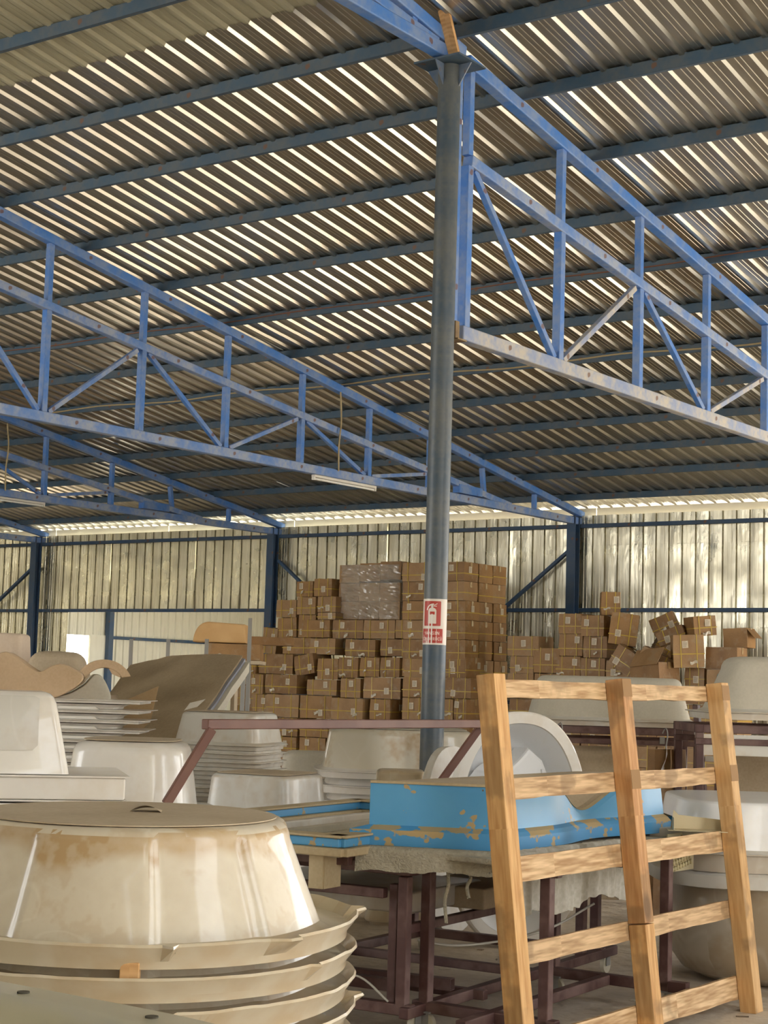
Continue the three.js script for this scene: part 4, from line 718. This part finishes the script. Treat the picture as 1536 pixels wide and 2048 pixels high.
// smaller trolley under the blue mould
{
  const t = thing('mould_trolley', 'maroon steel trolley on castors carrying the blue mould', 'trolley', [2.70, 0, 2.64], 0.03);
  const leg = (x, z) => part('leg', bar(V(x, 0.12, z), V(x, 0.755, z), 0.05), M.maroonDark, t);
  leg(0.30, 0); leg(-0.32, -0.02); leg(0.30, 1.22); leg(-0.30, 1.22); leg(-0.44, -0.55); 
  part('low_rail', bar(V(-0.36, 0.125, 0), V(0.36, 0.125, 0), 0.05), M.maroonDark, t); part('low_rail', bar(V(-0.01, 0.125, 0.02), V(0.05, 0.125, 1.5), 0.05), M.maroonDark, t); part('low_rail', bar(V(-0.36, 0.125, 1.22), V(0.36, 0.125, 1.22), 0.05), M.maroonDark, t);
  part('top_rail', [bar(V(0.30, 0.765, -0.75), V(0.30, 0.765, 1.3), 0.045)], M.maroonDark, t); part('top_rail', [bar(V(-0.32, 0.765, -0.75), V(-0.32, 0.765, 1.3), 0.045)], M.maroonDark, t);
  for (const z of [0, 0.6, 1.22]) part('top_rail', bar(V(-0.36, 0.765, z), V(0.36, 0.765, z), 0.045), M.maroonDark, t);
  for (const [x, z] of [[0.33, 0], [-0.30, 0.0], [0.30, 1.22], [-0.3, 1.22]]) {
    const c = part('castor', cyl(0.05, 0.05, 0.024, 0, 0, 0, 20).rotateX(Math.PI / 2).translate(x, 0.05, z), mat({ color: L(0.55, 0.5, 0.38), roughness: 0.5 }), t, 'small pale wheel');
    part('fork', [box(0.05, 0.07, 0.004, x, 0.07, z - 0.018), box(0.05, 0.07, 0.004, x, 0.07, z + 0.018), box(0.09, 0.006, 0.09, x, 0.106, z)], M.galvPost, c);
  }
  part('tube_stub', box(0.09, 0.05, 0.05, 0.38, 0.135, 0.02), M.maroonDark, t);
}
// blue basin mould: sections along -z with a notch in the right-hand wall
{
  const t = thing('blue_basin_mould', 'sky-blue basin mould with chipped edges on the table behind the pallet', 'mould', [2.80, 0.845, 3.86], 0);
  const n = 60, len = 1.62, top = 0.265, notch = (z) => 0.15 * Math.exp(-(((z - 0.98) / 0.24) ** 2)), inset = (z) => 0.07 * step(0.45, 0.95, z) - 0.07 * step(1.0, 1.45, z);
  const skew = (x, z) => -z + (0.5 + 0.0) * (-x) * (1 - z / len);
  const strip = (fa, fb, k0 = 0, k1 = n) => { const A = [], B = []; for (let i = k0; i <= k1; i++) { const z = i / n * len; A.push(fa(z)); B.push(fb(z)); } return loft([A, B], { closed: false, crease: 0.6 }); };
  const P = (x, y, z) => V(x, y, skew(x, z));
  const xr = (z, o) => 0.0 - inset(z) + o, xl = -0.52;
  const prof = [[0.03, -0.012], [0.03, 0.045], [0.012, 0.062], [-0.012, 0.075]];   // base flange of the wall
  const wallG = [], flG = [];
  for (let i = 0; i < prof.length - 1; i++) flG.push(strip((z) => P(xr(z, prof[i][0]), prof[i][1], z), (z) => P(xr(z, prof[i + 1][0]), prof[i + 1][1], z)));
  wallG.push(strip((z) => P(xr(z, -0.012), 0.075, z), (z) => P(xr(z, -0.035), top - 0.02 - notch(z), z)));
  wallG.push(strip((z) => P(xr(z, -0.035), top - 0.02 - notch(z), z), (z) => P(xr(z, -0.05), top - notch(z), z)));
  // front face (towards the aisle) and rear end
  const quad = (a, b, c, d) => loft([[a, b], [d, c]], { closed: false });
  for (const z of [0, len]) { const s = z ? 0.0 : 0.0; wallG.push(quad(P(-0.012 - inset(z), 0.075, z), P(xl, 0.075, z), P(xl, top, z), P(-0.05 - inset(z), top, z))); const zo = z ? z + 0.04 : -0.045; flG.push(quad(P(0.03 - inset(z), -0.012, zo), P(xl - 0.05, -0.012, zo), P(xl - 0.05, 0.062, zo), P(0.03 - inset(z), 0.062, zo))); flG.push(quad(P(0.03 - inset(z), 0.062, zo), P(xl - 0.05, 0.062, zo), P(xl, 0.080, z), P(-0.012 - inset(z), 0.080, z))); }
  wallG.push(strip((z) => P(xl, 0.0, z), (z) => P(xl, top, z)));
  part('outer_wall', wallG, blueMould, t); part('base_flange', flG, chippedBlue, t);
  const topG = [strip((z) => P(xr(z, -0.05), top - notch(z), z), (z) => P(xr(z, -0.10), top + 0.004 - notch(z), z)), strip((z) => P(xr(z, -0.10), top + 0.004 - notch(z), z), (z) => P(-0.26, top + 0.008 - notch(z) * 0.7, z)), strip((z) => P(-0.26, top + 0.008 - notch(z) * 0.7, z), (z) => P(xl, top, z))];
  part('dusty_top', topG, M.dust, t, 'dust-covered back of the mould');
  part('underside', strip((z) => P(xr(z, 0.03), -0.012, z), (z) => P(xl - 0.04, -0.012, z)), mouldEdge, t);
  part('edge_strip', [strip((z) => P(xr(z, -0.046), top + 0.001 - notch(z), z), (z) => P(xr(z, -0.064), top + 0.007 - notch(z), z)), bar(P(-0.05, top + 0.002, 0), P(xl, top + 0.002, 0), 0.012)], mouldEdge, t, 'bare tan edge where the blue has worn off');
}
// felt and sacking under the mould
M.felt = mat({ map: tex(256, (u, v) => lerp3([0.30, 0.27, 0.20], [0.46, 0.42, 0.33], clamp01(nz(u, v, 40, 3, 531) * 0.7 + nz(u, v, 5, 4, 533) * 0.5 - 0.1)), true, 2), roughness: 1, bumpMap: tex(256, (u, v) => nz(u, v, 60, 3, 535), false, 3), bumpScale: 0.006 });
{
  const cloth = (name, label, A, B, out, down, rows, amp, freq, m, ragged = 0.03, rib = 0) => {   // hangs from A-B, goes `out` sideways then down
    const n = 90, dir = B.clone().sub(A), R = [];
    for (let i = 0; i <= rows; i++) { const s = i / rows, r = []; for (let j = 0; j <= n; j++) { const u = j / n, d = down * (1 + ragged * 8 * (fbm(u * 7, 3, 1, 4) - 0.5)); const w = amp * Math.sin(u * freq + 2 * fbm(u * 5, s * 3, 2, 2)) * s + rib * Math.sin(u * freq * 5); const P = A.clone().addScaledVector(dir, u).addScaledVector(out, (0.05 * Math.sin(Math.min(1, s * 3) * 1.57) + w)); P.y -= d * Math.max(0, s - 0.12) / 0.88 + (rib ? 0.004 * Math.sin(s * 60 + 4 * fbm(u * 12, s * 8, 4, 2)) : 0); r.push(P); } R.push(r); }
    const back = R.map((r) => r.map((p) => p.clone().addScaledVector(out, -0.008)));
    const o = thing(name, label, 'cloth', [0, 0, 0]); part('sheet', [loft(R, { closed: false }), loft(back, { closed: false }), loft([R[rows], back[rows]], { closed: false })], m, o); return o;
  };
  const u = V(0.42, 0, 0.9).normalize();
  cloth('felt_mat', 'frayed tan felt mat hanging under the blue mould at the table corner', V(2.28, 0.842, 4.20), V(2.86, 0.838, 3.92), u, 0.10, 14, 0.010, 14, M.felt, 0.035);
  cloth('ribbed_sacking', 'ribbed grey sacking hanging below the mould behind the pallet', V(2.88, 0.840, 3.92), V(2.90, 0.838, 2.74), V(1, 0, 0), 0.26, 26, 0.012, 20, mat({ map: tex(256, (a, b) => lerp3([0.36, 0.33, 0.26], [0.52, 0.49, 0.42], nz(a, b, 30, 3, 541)), true, 2), roughness: 1 }), 0.05, 0.006);
  const top = thing('felt_pad', 'grey felt pad lying flat between the mould and its trolley', 'cloth', [2.58, 0.79, 3.05], 0.03); part('pad', box(0.66, 0.026, 1.95, 0, 0.016, 0.05, 0.01), M.felt, top);
  const h = thing('bubble_wrap_scrap', 'yellowish bubbled plastic scrap hanging at the right end of the table', 'plastic', [2.93, 0.66, 2.34], 0.0);
  const bub = []; for (let i = 0; i < 6; i++) for (let j = 0; j < 8; j++) bub.push(new THREE.SphereGeometry(0.014, 8, 5).scale(0.5, 1, 1).translate(0.004, 0.03 + i * 0.028 - 0.01 * j * 0.4, -0.12 + j * 0.03 + (i % 2) * 0.015));
  part('bubbles', bub, mat({ color: L(0.50, 0.42, 0.22), roughness: 0.35 }), h).userData.kind = 'stuff'; part('backing', box(0.006, 0.19, 0.30, -0.003, 0.085, -0.01), mat({ color: L(0.48, 0.41, 0.24), roughness: 0.5 }), h);
  const rag = (x, y, z, n, label) => { const o = thing('hanging_strip', label, 'strip', [x, y, z]); part('strip', metric(new THREE.TubeGeometry(new THREE.CatmullRomCurve3([V(0, 0, 0), V(0.012, -n * 0.3, 0.01), V(-0.008, -n * 0.6, 0), V(0.006, -n, 0.012)]), 16, 0.009, 6).scale(1, 1, 0.5)), M.felt, o); };
  rag(2.62, 0.76, 4.0, 0.24, 'pale frayed strip dangling by the table corner leg'); rag(2.70, 0.75, 3.95, 0.12, 'short frayed strip dangling right of the corner leg');
}
// loose wires under the table
cable([V(2.2, 0.36, 3.6), V(2.35, 0.34, 3.5), V(2.6, 0.40, 3.1), V(2.75, 0.52, 2.9)], 0.006, mat({ color: L(0.55, 0.52, 0.46), roughness: 0.5 }), 'pale hose slung under the table', 'hose');
cable([V(1.7, 0.30, 4.05), V(1.95, 0.22, 4.08), V(2.2, 0.25, 4.06), V(2.36, 0.16, 4.05)], 0.005, mat({ color: L(0.45, 0.42, 0.36), roughness: 0.5 }), 'thin wire looping behind the foreground trays', 'wire');
// ---------------------------------------------------------------- wooden pallet leaning on the table
{
  const wood = (z, a, b) => mat({ map: tex(512, (u, v) => { const ring = Math.sin((u * 20 + fbm(u * 4, v * 2, z, 2, 4) * 3) * 6.283) * 0.5 + 0.5, f = fbm(u * 90, v * 8, z + 3, 3, 90), kx = (u - 0.37), ky = (v - 0.6), kn = step(0.05, 0.02, Math.hypot(kx, ky * 0.6)), stain = step(0.54, 0.72, nz(u, v, 6, 5, z + 9)); return lerp3(lerp3(lerp3(a, b, clamp01(ring * 0.12 + (f - 0.5) * 1.9 + 0.42)), [0.20, 0.10, 0.04], kn), [0.20, 0.12, 0.055], stain * 0.5); }, true, 1), roughness: 0.75, bumpMap: tex(256, (u, v) => fbm(u * 60, v * 6, z, 3, 60), false, 1), bumpScale: 0.002 });
  const smooth = [wood(551, [0.56, 0.29, 0.10], [0.74, 0.45, 0.19]), wood(556, [0.48, 0.23, 0.085], [0.66, 0.37, 0.16]), wood(561, [0.58, 0.33, 0.13], [0.70, 0.44, 0.20])];
  const rough = [wood(566, [0.42, 0.24, 0.105], [0.78, 0.55, 0.31]), wood(571, [0.36, 0.21, 0.095], [0.72, 0.49, 0.27])];
  // horizontal slats want the grain along their length: swap uv
  const turnUV = (g) => { const a = g.attributes.uv; for (let i = 0; i < a.count; i++) { const x = a.getX(i); a.setXY(i, a.getY(i), x); } return g; };
  const LEAN = 0.125, x0 = 3.33, t = thing('wooden_pallet', 'bare wooden pallet frame leaning upright in the right foreground', 'pallet', [x0, 0, 0]);
  t.rotation.z = LEAN;
  const zs = [4.45, 3.36, 2.29];
  const H = 1.612;
  zs.forEach((z, i) => {
    const s = part('stringer', box(0.085, i === 1 ? 1.08 : H, 0.088, -0.03, i === 1 ? H - 0.54 : H / 2, z, 0.004), smooth[i], t);
    if (i === 1) part('stringer', box(0.085, H - 1.085, 0.088, -0.03, (H - 1.085) / 2, z, 0.004), smooth[0], t, 'spliced lower piece of the middle stringer');
  });
  const ys = [1.562, 1.155, 0.832, 0.500, 0.125], hs = [0.075, 0.085, 0.10, 0.085, 0.11];
  ys.forEach((y, k) => {
    const n = 26, L0 = zs[2] - 0.045, L1 = zs[0] - 0.0, R = [];
    for (let i = 0; i <= n; i++) { const z = mix(L0, L1, i / n), e = (fbm(z * 6, k * 5, 1, 4) - 0.5) * 0.012, e2 = (fbm(z * 6, k * 5, 7, 4) - 0.5) * 0.008, h = hs[k] / 2; R.push([V(-0.074, y - h + e, z), V(-0.074, y + h + e2, z), V(-0.098, y + h + e2, z), V(-0.098, y - h + e, z)]); }
    part('slat', turnUV(loft(R, { capA: true, capB: true, crease: 0.5 })), rough[k % 2], t);
    for (const z of zs) for (const dz of [-0.02, 0.02]) { const g = cyl(0.004, 0.004, 0.004, 0, 0, 0, 8).rotateZ(Math.PI / 2).translate(-0.099, y, z + dz); part('nail', g, M.galvPost, t); }
  });
  for (const [i, y, h] of [[1, 1.57, 0.08], [1, 1.16, 0.085], [2, 1.56, 0.075], [2, 1.16, 0.08]]) part('slat_stain', box(0.0015, h, 0.086, 0.0133, y, zs[i]), mat({ color: L(0.34, 0.19, 0.075), roughness: 0.8 }), t, 'dark mark of a removed slat');
}
// ---------------------------------------------------------------- right half, behind the pallet
// oval tub standing on end, open side towards the aisle
function ovalTub(t, A, B, depth, m, mi, seg = 96) {
  const ring = (a, b, z, n = 2.3) => { const q = superE(n), o = []; for (let j = 0; j < seg; j++) { const s = j / seg * 6.2832; o.push(V(Math.cos(s) * a * q(s), B + Math.sin(s) * b * q(s), z)); } return o; };
  part('rim', loft([ring(A - 0.075, B - 0.075, -0.02), ring(A - 0.07, B - 0.07, 0.0), ring(A - 0.01, B - 0.01, 0.004), ring(A, B, -0.006), ring(A, B, -0.05), ring(A - 0.02, B - 0.02, -0.055)], { crease: 0.7 }), m, t);
  part('bowl', loft([ring(A - 0.074, B - 0.074, -0.01), ring(A - 0.10, B - 0.10, -0.06), ring(A - 0.14, B - 0.16, -depth * 0.6), ring(A - 0.19, B - 0.22, -depth * 0.92), ring(A - 0.26, B - 0.3, -depth), ring(0.05, 0.08, -depth)], { capB: true, crease: 0.8 }), mi, t);
  part('outer_shell', loft([ring(A - 0.015, B - 0.015, -0.05), ring(A - 0.06, B - 0.08, -depth * 0.5), ring(A - 0.14, B - 0.18, -depth * 0.95), ring(A - 0.2, B - 0.26, -depth - 0.02), ring(0.05, 0.08, -depth - 0.02)], { capB: true, crease: 0.8 }), m, t);
}
{
  const p = [1.431, 0.9, 1.4], t = thing('oval_tub', 'white oval tub standing on end, its arched rim above the blue mould', 'tub', [p[0], 0, p[2]], YAW + 0.42);
  ovalTub(t, 0.47, 0.70, 0.36, M.gelWhite, M.gelClean);
  const s = new THREE.Shape(); s.moveTo(-0.34, 0.45); s.lineTo(-0.31, 0.92); s.quadraticCurveTo(-0.20, 0.94, -0.15, 1.02); s.quadraticCurveTo(-0.06, 1.10, 0.0, 1.04); s.quadraticCurveTo(0.06, 1.08, 0.12, 1.15); s.lineTo(0.20, 1.09); s.lineTo(0.31, 0.85); s.lineTo(0.34, 0.45); s.closePath();
  part('moulded_seat', metric(new THREE.ExtrudeGeometry(s, { depth: 0.16, bevelEnabled: true, bevelSize: 0.02, bevelThickness: 0.02, bevelSegments: 2 }).translate(0, 0, -0.30)), M.gelClean, t, 'raised moulded seat inside the tub');
  part('ridge', bar(V(0.21, 1.05, -0.115), V(0.27, 0.55, -0.115), 0.018, 0.02), M.gelClean, t);
  // shallow lid seen leaning left of it
  const q = [0.868, 0.912, 1.435]; const l = thing('moulded_panel', 'thin pale moulded panel leaning against the upright oval tub', 'panel', [q[0] - 0.02, 0, q[2] - 0.25], YAW + 0.9);
  const N = 48, rg = (a, b, z) => { const qq = superE(2.4), o = []; for (let j = 0; j < N; j++) { const s2 = j / N * 6.2832; o.push(V(Math.cos(s2) * a * qq(s2), b + Math.sin(s2) * b * qq(s2), z)); } return o; };
  part('panel', loft([rg(0.30, 0.58, 0), rg(0.31, 0.58, -0.01), rg(0.31, 0.58, -0.05), rg(0.30, 0.58, -0.06)], { capA: true, capB: true }), M.gelDull, l); l.rotation.order = 'YXZ'; l.rotation.x = -0.05;
}
// tub table behind the pallet
function sideTable(name, label, pos, turn, w, d, h) {
  const t = thing(name, label, 'table', pos, turn);
  for (const x of [-w / 2 + 0.03, w / 2 - 0.03]) for (const z of [-d / 2 + 0.03, d / 2 - 0.03]) part('leg', bar(V(x, 0, z), V(x, h - 0.05, z), 0.05), M.maroonDark, t);
  for (const z of [-d / 2 + 0.03, d / 2 - 0.03]) { part('rail', bar(V(-w / 2, h - 0.03, z), V(w / 2, h - 0.03, z), 0.05, 0.055), M.maroonDark, t); part('rail', bar(V(-w / 2, h - 0.11, z + 0.015), V(w / 2, h - 0.11, z + 0.015), 0.04, 0.04), M.maroonDark, t); }
  for (const x of [-w / 2 + 0.03, w / 2 - 0.03]) part('rail', bar(V(x, h - 0.03, -d / 2), V(x, h - 0.03, d / 2), 0.05, 0.055), M.maroonDark, t);
  return t;
}
const clampOn = (t, x, y, z) => { part('clamp', [box(0.035, 0.05, 0.03, x, y, z), tube([V(x, y + 0.05, z + 0.02), V(x + 0.02, y + 0.09, z + 0.03), V(x + 0.035, y + 0.05, z + 0.03), V(x + 0.01, y - 0.12, z + 0.03)], 0.005, 16)], M.galvPost, t, 'steel toggle clamp'); };
{
  const p = [0.676, 1.282, -1.105];
  const t = sideTable('tub_table', 'maroon table behind the pallet carrying an upturned grey tub', [p[0], 0, p[2]], YAW - 0.05, 1.3, 0.8, p[1]);
  clampOn(t, -0.40, p[1] - 0.07, 0.42); clampOn(t, 0.36, p[1] - 0.09, 0.42);
  tub('grey_tub', 'pale grey upturned tub on the maroon table behind the pallet', 'tub', [p[0], p[1], p[2]], YAW - 0.05, { a: 0.66, b: 0.42, ba: 0.60, bb: 0.37, ta: 0.535, tb: 0.33, h: 0.36, r: 0.06, skirt: 0.045, n: 9, nb: 5 }, M.dustPale, M.gelDull);
  const c = thing('hanging_cardboard', 'brown cardboard sheets hung below the rails of the maroon table', 'cardboard', [p[0], 0, p[2]], YAW - 0.05);
  const g = []; for (let k = 0; k < 2; k++) { const R = []; for (let i = 0; i <= 10; i++) { const r = []; for (let j = 0; j <= 20; j++) r.push(V(-0.62 + j * 0.04, p[1] - 0.15 - k * 0.2 - i * 0.028, 0.30 + k * 0.05 + 0.02 * Math.sin(i * 0.5 + j * 0.4) + 0.02 * Math.sin(i))); R.push(r); } part('sheet', loft(R, { closed: false }), M.dust, c); }
  part('sheet', box(0.8, 0.5, 0.012, -0.25, 0.28, 0.3), M.dust, c);
  // pale folded scraps lit from the right, at the table's right-hand end
  const q = [1.651, 1.141, -0.091], s = thing('folded_carton_scraps', 'crumpled pale carton scraps standing right of the cardboard sheets', 'carton', [q[0], 0, q[2]], YAW + 0.5);
  const tri = (pts, m, label) => { const g = new THREE.BufferGeometry(); g.setAttribute('position', new THREE.Float32BufferAttribute(pts.flat(), 3)); g.setIndex([...Array(pts.length - 2).keys()].flatMap((i) => i % 2 ? [i + 1, i, i + 2] : [i, i + 1, i + 2])); const f = g.toNonIndexed(); f.computeVertexNormals(); part('fold', metric(f), m, s, label); };
  tri([[-0.12, 0.98, 0.08], [-0.02, 0.97, 0.02], [-0.08, 1.03, 0.06], [0.0, 1.05, -0.01], [-0.05, 1.10, 0.07], [0.02, 1.13, 0.0], [-0.01, 1.19, 0.03]], M.gelClean, 'bright torn edge'); tri([[0.0, 0.95, 0.05], [0.05, 0.96, 0.0], [0.01, 1.06, 0.05], [0.06, 1.07, 0.0], [0.02, 1.15, 0.03], [0.05, 1.19, 0.0]], KRAFT[2]); tri([[0.14, 0.95, 0.05], [0.19, 0.96, 0.0], [0.13, 1.07, 0.06], [0.18, 1.1, 0.0], [0.14, 1.18, 0.04], [0.17, 1.2, 0.0]], M.dustPale);
  part('core', box(0.26, 1.16, 0.08, 0.06, 0.58, -0.06), KRAFT[1], s);
  // leaning board behind, dark opening
  const u = thing('leaning_post', 'maroon and white painted post leaning between the two tables', 'post', [1.77, 0.955, -0.448], YAW); u.position.y = 0;
  part('post', bar(V(-0.06, 1.46, 0), V(0.06, 0.0, 0.1), 0.04), M.maroonDark, u); part('paint', bar(V(-0.045, 1.28, 0.003), V(-0.026, 1.05, 0.02), 0.043), M.gelDull, u, 'patch of white paint'); part('brace', bar(V(0.09, 1.08, 0), V(0.07, 0.0, 0.1), 0.04), M.maroonDark, u); part('tube_end', [box(0.12, 0.035, 0.05, 0.06, 1.10, 0)], M.gelDull, u);
}
{
  const p = [2.401, 1.384, -0.229];
  const t = sideTable('tub_table', 'maroon table at the right edge carrying a tall grey tub', [p[0], 0, p[2]], YAW, 1.25, 0.8, p[1] - 0.03);
  part('panel_rail', box(1.2, 0.13, 0.02, 0, p[1] - 0.16, 0.38), M.gelDull, t, 'white panel along the rail'); clampOn(t, -0.13, p[1] - 0.12, 0.42);
  const o = { a: 0.66, b: 0.42, ba: 0.58, bb: 0.37, ta: 0.46, tb: 0.3, h: 0.40, r: 0.08, skirt: 0.05, n: 8, nb: 4 };
  const b = tub('grey_tub', 'tall grey tapering tub on the table at the right edge', 'tub', [p[0] + 0.1, p[1], p[2]], YAW, o, M.dustPale, M.gelDull);
  const c = thing('propped_cardboard', 'grey brown cardboard sheet propped under the table at the right edge', 'cardboard', [2.027, 1.032, -0.623], YAW); c.position.y = 0; const s = new THREE.Shape([new THREE.Vector2(-0.16, 1.14), new THREE.Vector2(0.3, 1.18), new THREE.Vector2(0.3, 0), new THREE.Vector2(0.1, 0)]); part('sheet', metric(new THREE.ExtrudeGeometry(s, { depth: 0.006, bevelEnabled: false })), M.dust, c);
}
// big tubs on the floor at the right
{
  const p = [3.053, 0.417, 1.162], N = 96, t = thing('round_tub', 'large round dusty tub on the floor behind the pallet at right', 'tub', [p[0], 0, p[2]], YAW);
  const ring = (a, y, n = 2.3, b = a) => { const q = superE(n), o = []; for (let j = 0; j < N; j++) { const s = j / N * 6.2832; o.push(V(Math.cos(s) * a * q(s), y, Math.sin(s) * b * q(s) * 0.8)); } return o; };
  part('outer_shell', loft([ring(0.68, 0.60), ring(0.70, 0.42), ring(0.70, 0.26), ring(0.675, 0.14), ring(0.61, 0.05), ring(0.52, 0.01), ring(0.46, 0.0)], { capB: true, crease: 1 }), gel([0.46, 0.40, 0.31], [0.36, 0.27, 0.17], 611, 0.8, 0.25), t);
  part('rim', loft([ring(0.60, 0.59), ring(0.62, 0.615, 3), ring(0.78, 0.615, 3.5), ring(0.80, 0.60, 3.5), ring(0.80, 0.535, 3.5), ring(0.78, 0.53, 3.5), ring(0.69, 0.54)], { crease: 0.7 }), M.gelDull, t);
  const w = thing('white_tub', 'clean white tub nested upside down on the round dusty tub at right', 'tub', [p[0] + 0.03, 0.617, p[2]], YAW); const [sg, rg] = tubGeo({ a: 0.77, b: 0.62, ba: 0.74, bb: 0.58, ta: 0.70, tb: 0.55, h: 0.36, r: 0.02, skirt: 0.10, n: 5, nb: 5 }); part('shell', sg, M.gelClean, w); part('rim', rg, M.gelDull, w);
  const b = thing('fibreglass_offcut', 'yellow white trough-shaped fibreglass offcut beside the mould', 'offcut', [3.031, 0.911, 2.354], YAW - 0.1); b.position.y = 0.86;
  part('trough', [box(0.30, 0.004, 0.12, 0, 0.0, 0), (() => { const s = new THREE.Shape([new THREE.Vector2(-0.13, 0), new THREE.Vector2(0.15, 0), new THREE.Vector2(0.15, 0.05), new THREE.Vector2(-0.09, 0.07), new THREE.Vector2(-0.115, 0.095)]); return metric(new THREE.ExtrudeGeometry(s, { depth: 0.005, bevelEnabled: false }).translate(0, 0, -0.06)); })(), box(0.004, 0.06, 0.12, -0.12, 0.03, 0)], mat({ color: L(0.66, 0.56, 0.36), roughness: 0.5 }), b);
  const e = thing('white_board_shelf', 'grey white flat board between the blue mould and the big tubs', 'board', [2.973, 0.833, 2.139], YAW - 0.1); e.position.y = 0.79; part('board', box(0.42, 0.07, 0.5, -0.08, 0.035, -0.12, 0.008), M.gelDull, e);
  const tyre = [3.298, 0.272, 1.835], ty = thing('hose_coil', 'dark hose coil on the floor at the right edge', 'hose', [tyre[0] + 0.1, 0.0, tyre[2] - 0.2], YAW); for (let k = 0; k < 3; k++) part('loop', metric(new THREE.TorusGeometry(0.10, 0.018, 8, 24).rotateY(0.4).translate(0.02 * k, 0.12, -0.03 * k)), M.maroonDark, ty);
}
// litter on the floor
{
  const cols = [L(0.16, 0.11, 0.07), L(0.55, 0.48, 0.38), L(0.30, 0.21, 0.13)].map((c) => mat({ color: c, roughness: 0.9 }));
  const what = ['dark wood splinter', 'pale paper scrap', 'brown cardboard scrap'], spots = [];
  for (let i = 0; i < 18; i++) {
    const x = rr(1.2, 3.9), z = rr(-1.2, 4.2), k = i % 3, n = new THREE.Mesh(metric(k === 0 ? new THREE.BoxGeometry(rr(0.04, 0.12), 0.006, 0.008) : new THREE.BoxGeometry(rr(0.02, 0.06), 0.002, rr(0.02, 0.05))), cols[k]);
    n.name = numbered('litter_scrap'); n.position.set(x, k === 0 ? 0.003 : 0.001, z); n.rotation.y = rr(0, 3); n.castShadow = n.receiveShadow = true; n.userData = { label: what[k] + ' lying on the dusty floor around the table', category: 'litter', group: what[k] + 's on the floor' }; scene.add(n);
  }
}
// trees beyond the annex doorway
{
  const leaf = mat({ color: L(0.16, 0.24, 0.05), roughness: 0.8, transmission: 0.3, thickness: 0, side: THREE.DoubleSide }), t = thing('garden_tree', 'yellow green tree outside the bright annex doorway', 'tree', [-26, -0.2, -15.5]);
  const n = 1800, g = new THREE.PlaneGeometry(0.24, 0.14), im = new THREE.InstancedMesh(g, leaf, n), o = new THREE.Object3D();
  for (let i = 0; i < n; i++) { const a = rr(0, 6.28), u = Math.acos(rr(-1, 1)), r = 2.2 * Math.cbrt(rnd()); o.position.set(r * Math.sin(u) * Math.cos(a), 2.6 + r * 0.9 * Math.cos(u), r * Math.sin(u) * Math.sin(a)); o.rotation.set(rr(0, 6), rr(0, 6), rr(0, 6)); o.updateMatrix(); im.setMatrixAt(i, o.matrix); }
  im.name = 'foliage'; im.userData.kind = 'stuff'; t.add(im); part('trunk', metric(cyl(0.12, 0.18, 2.4, 0, 1.2, 0, 12)), M.dust, t);
}
renderer.render(scene, camera);
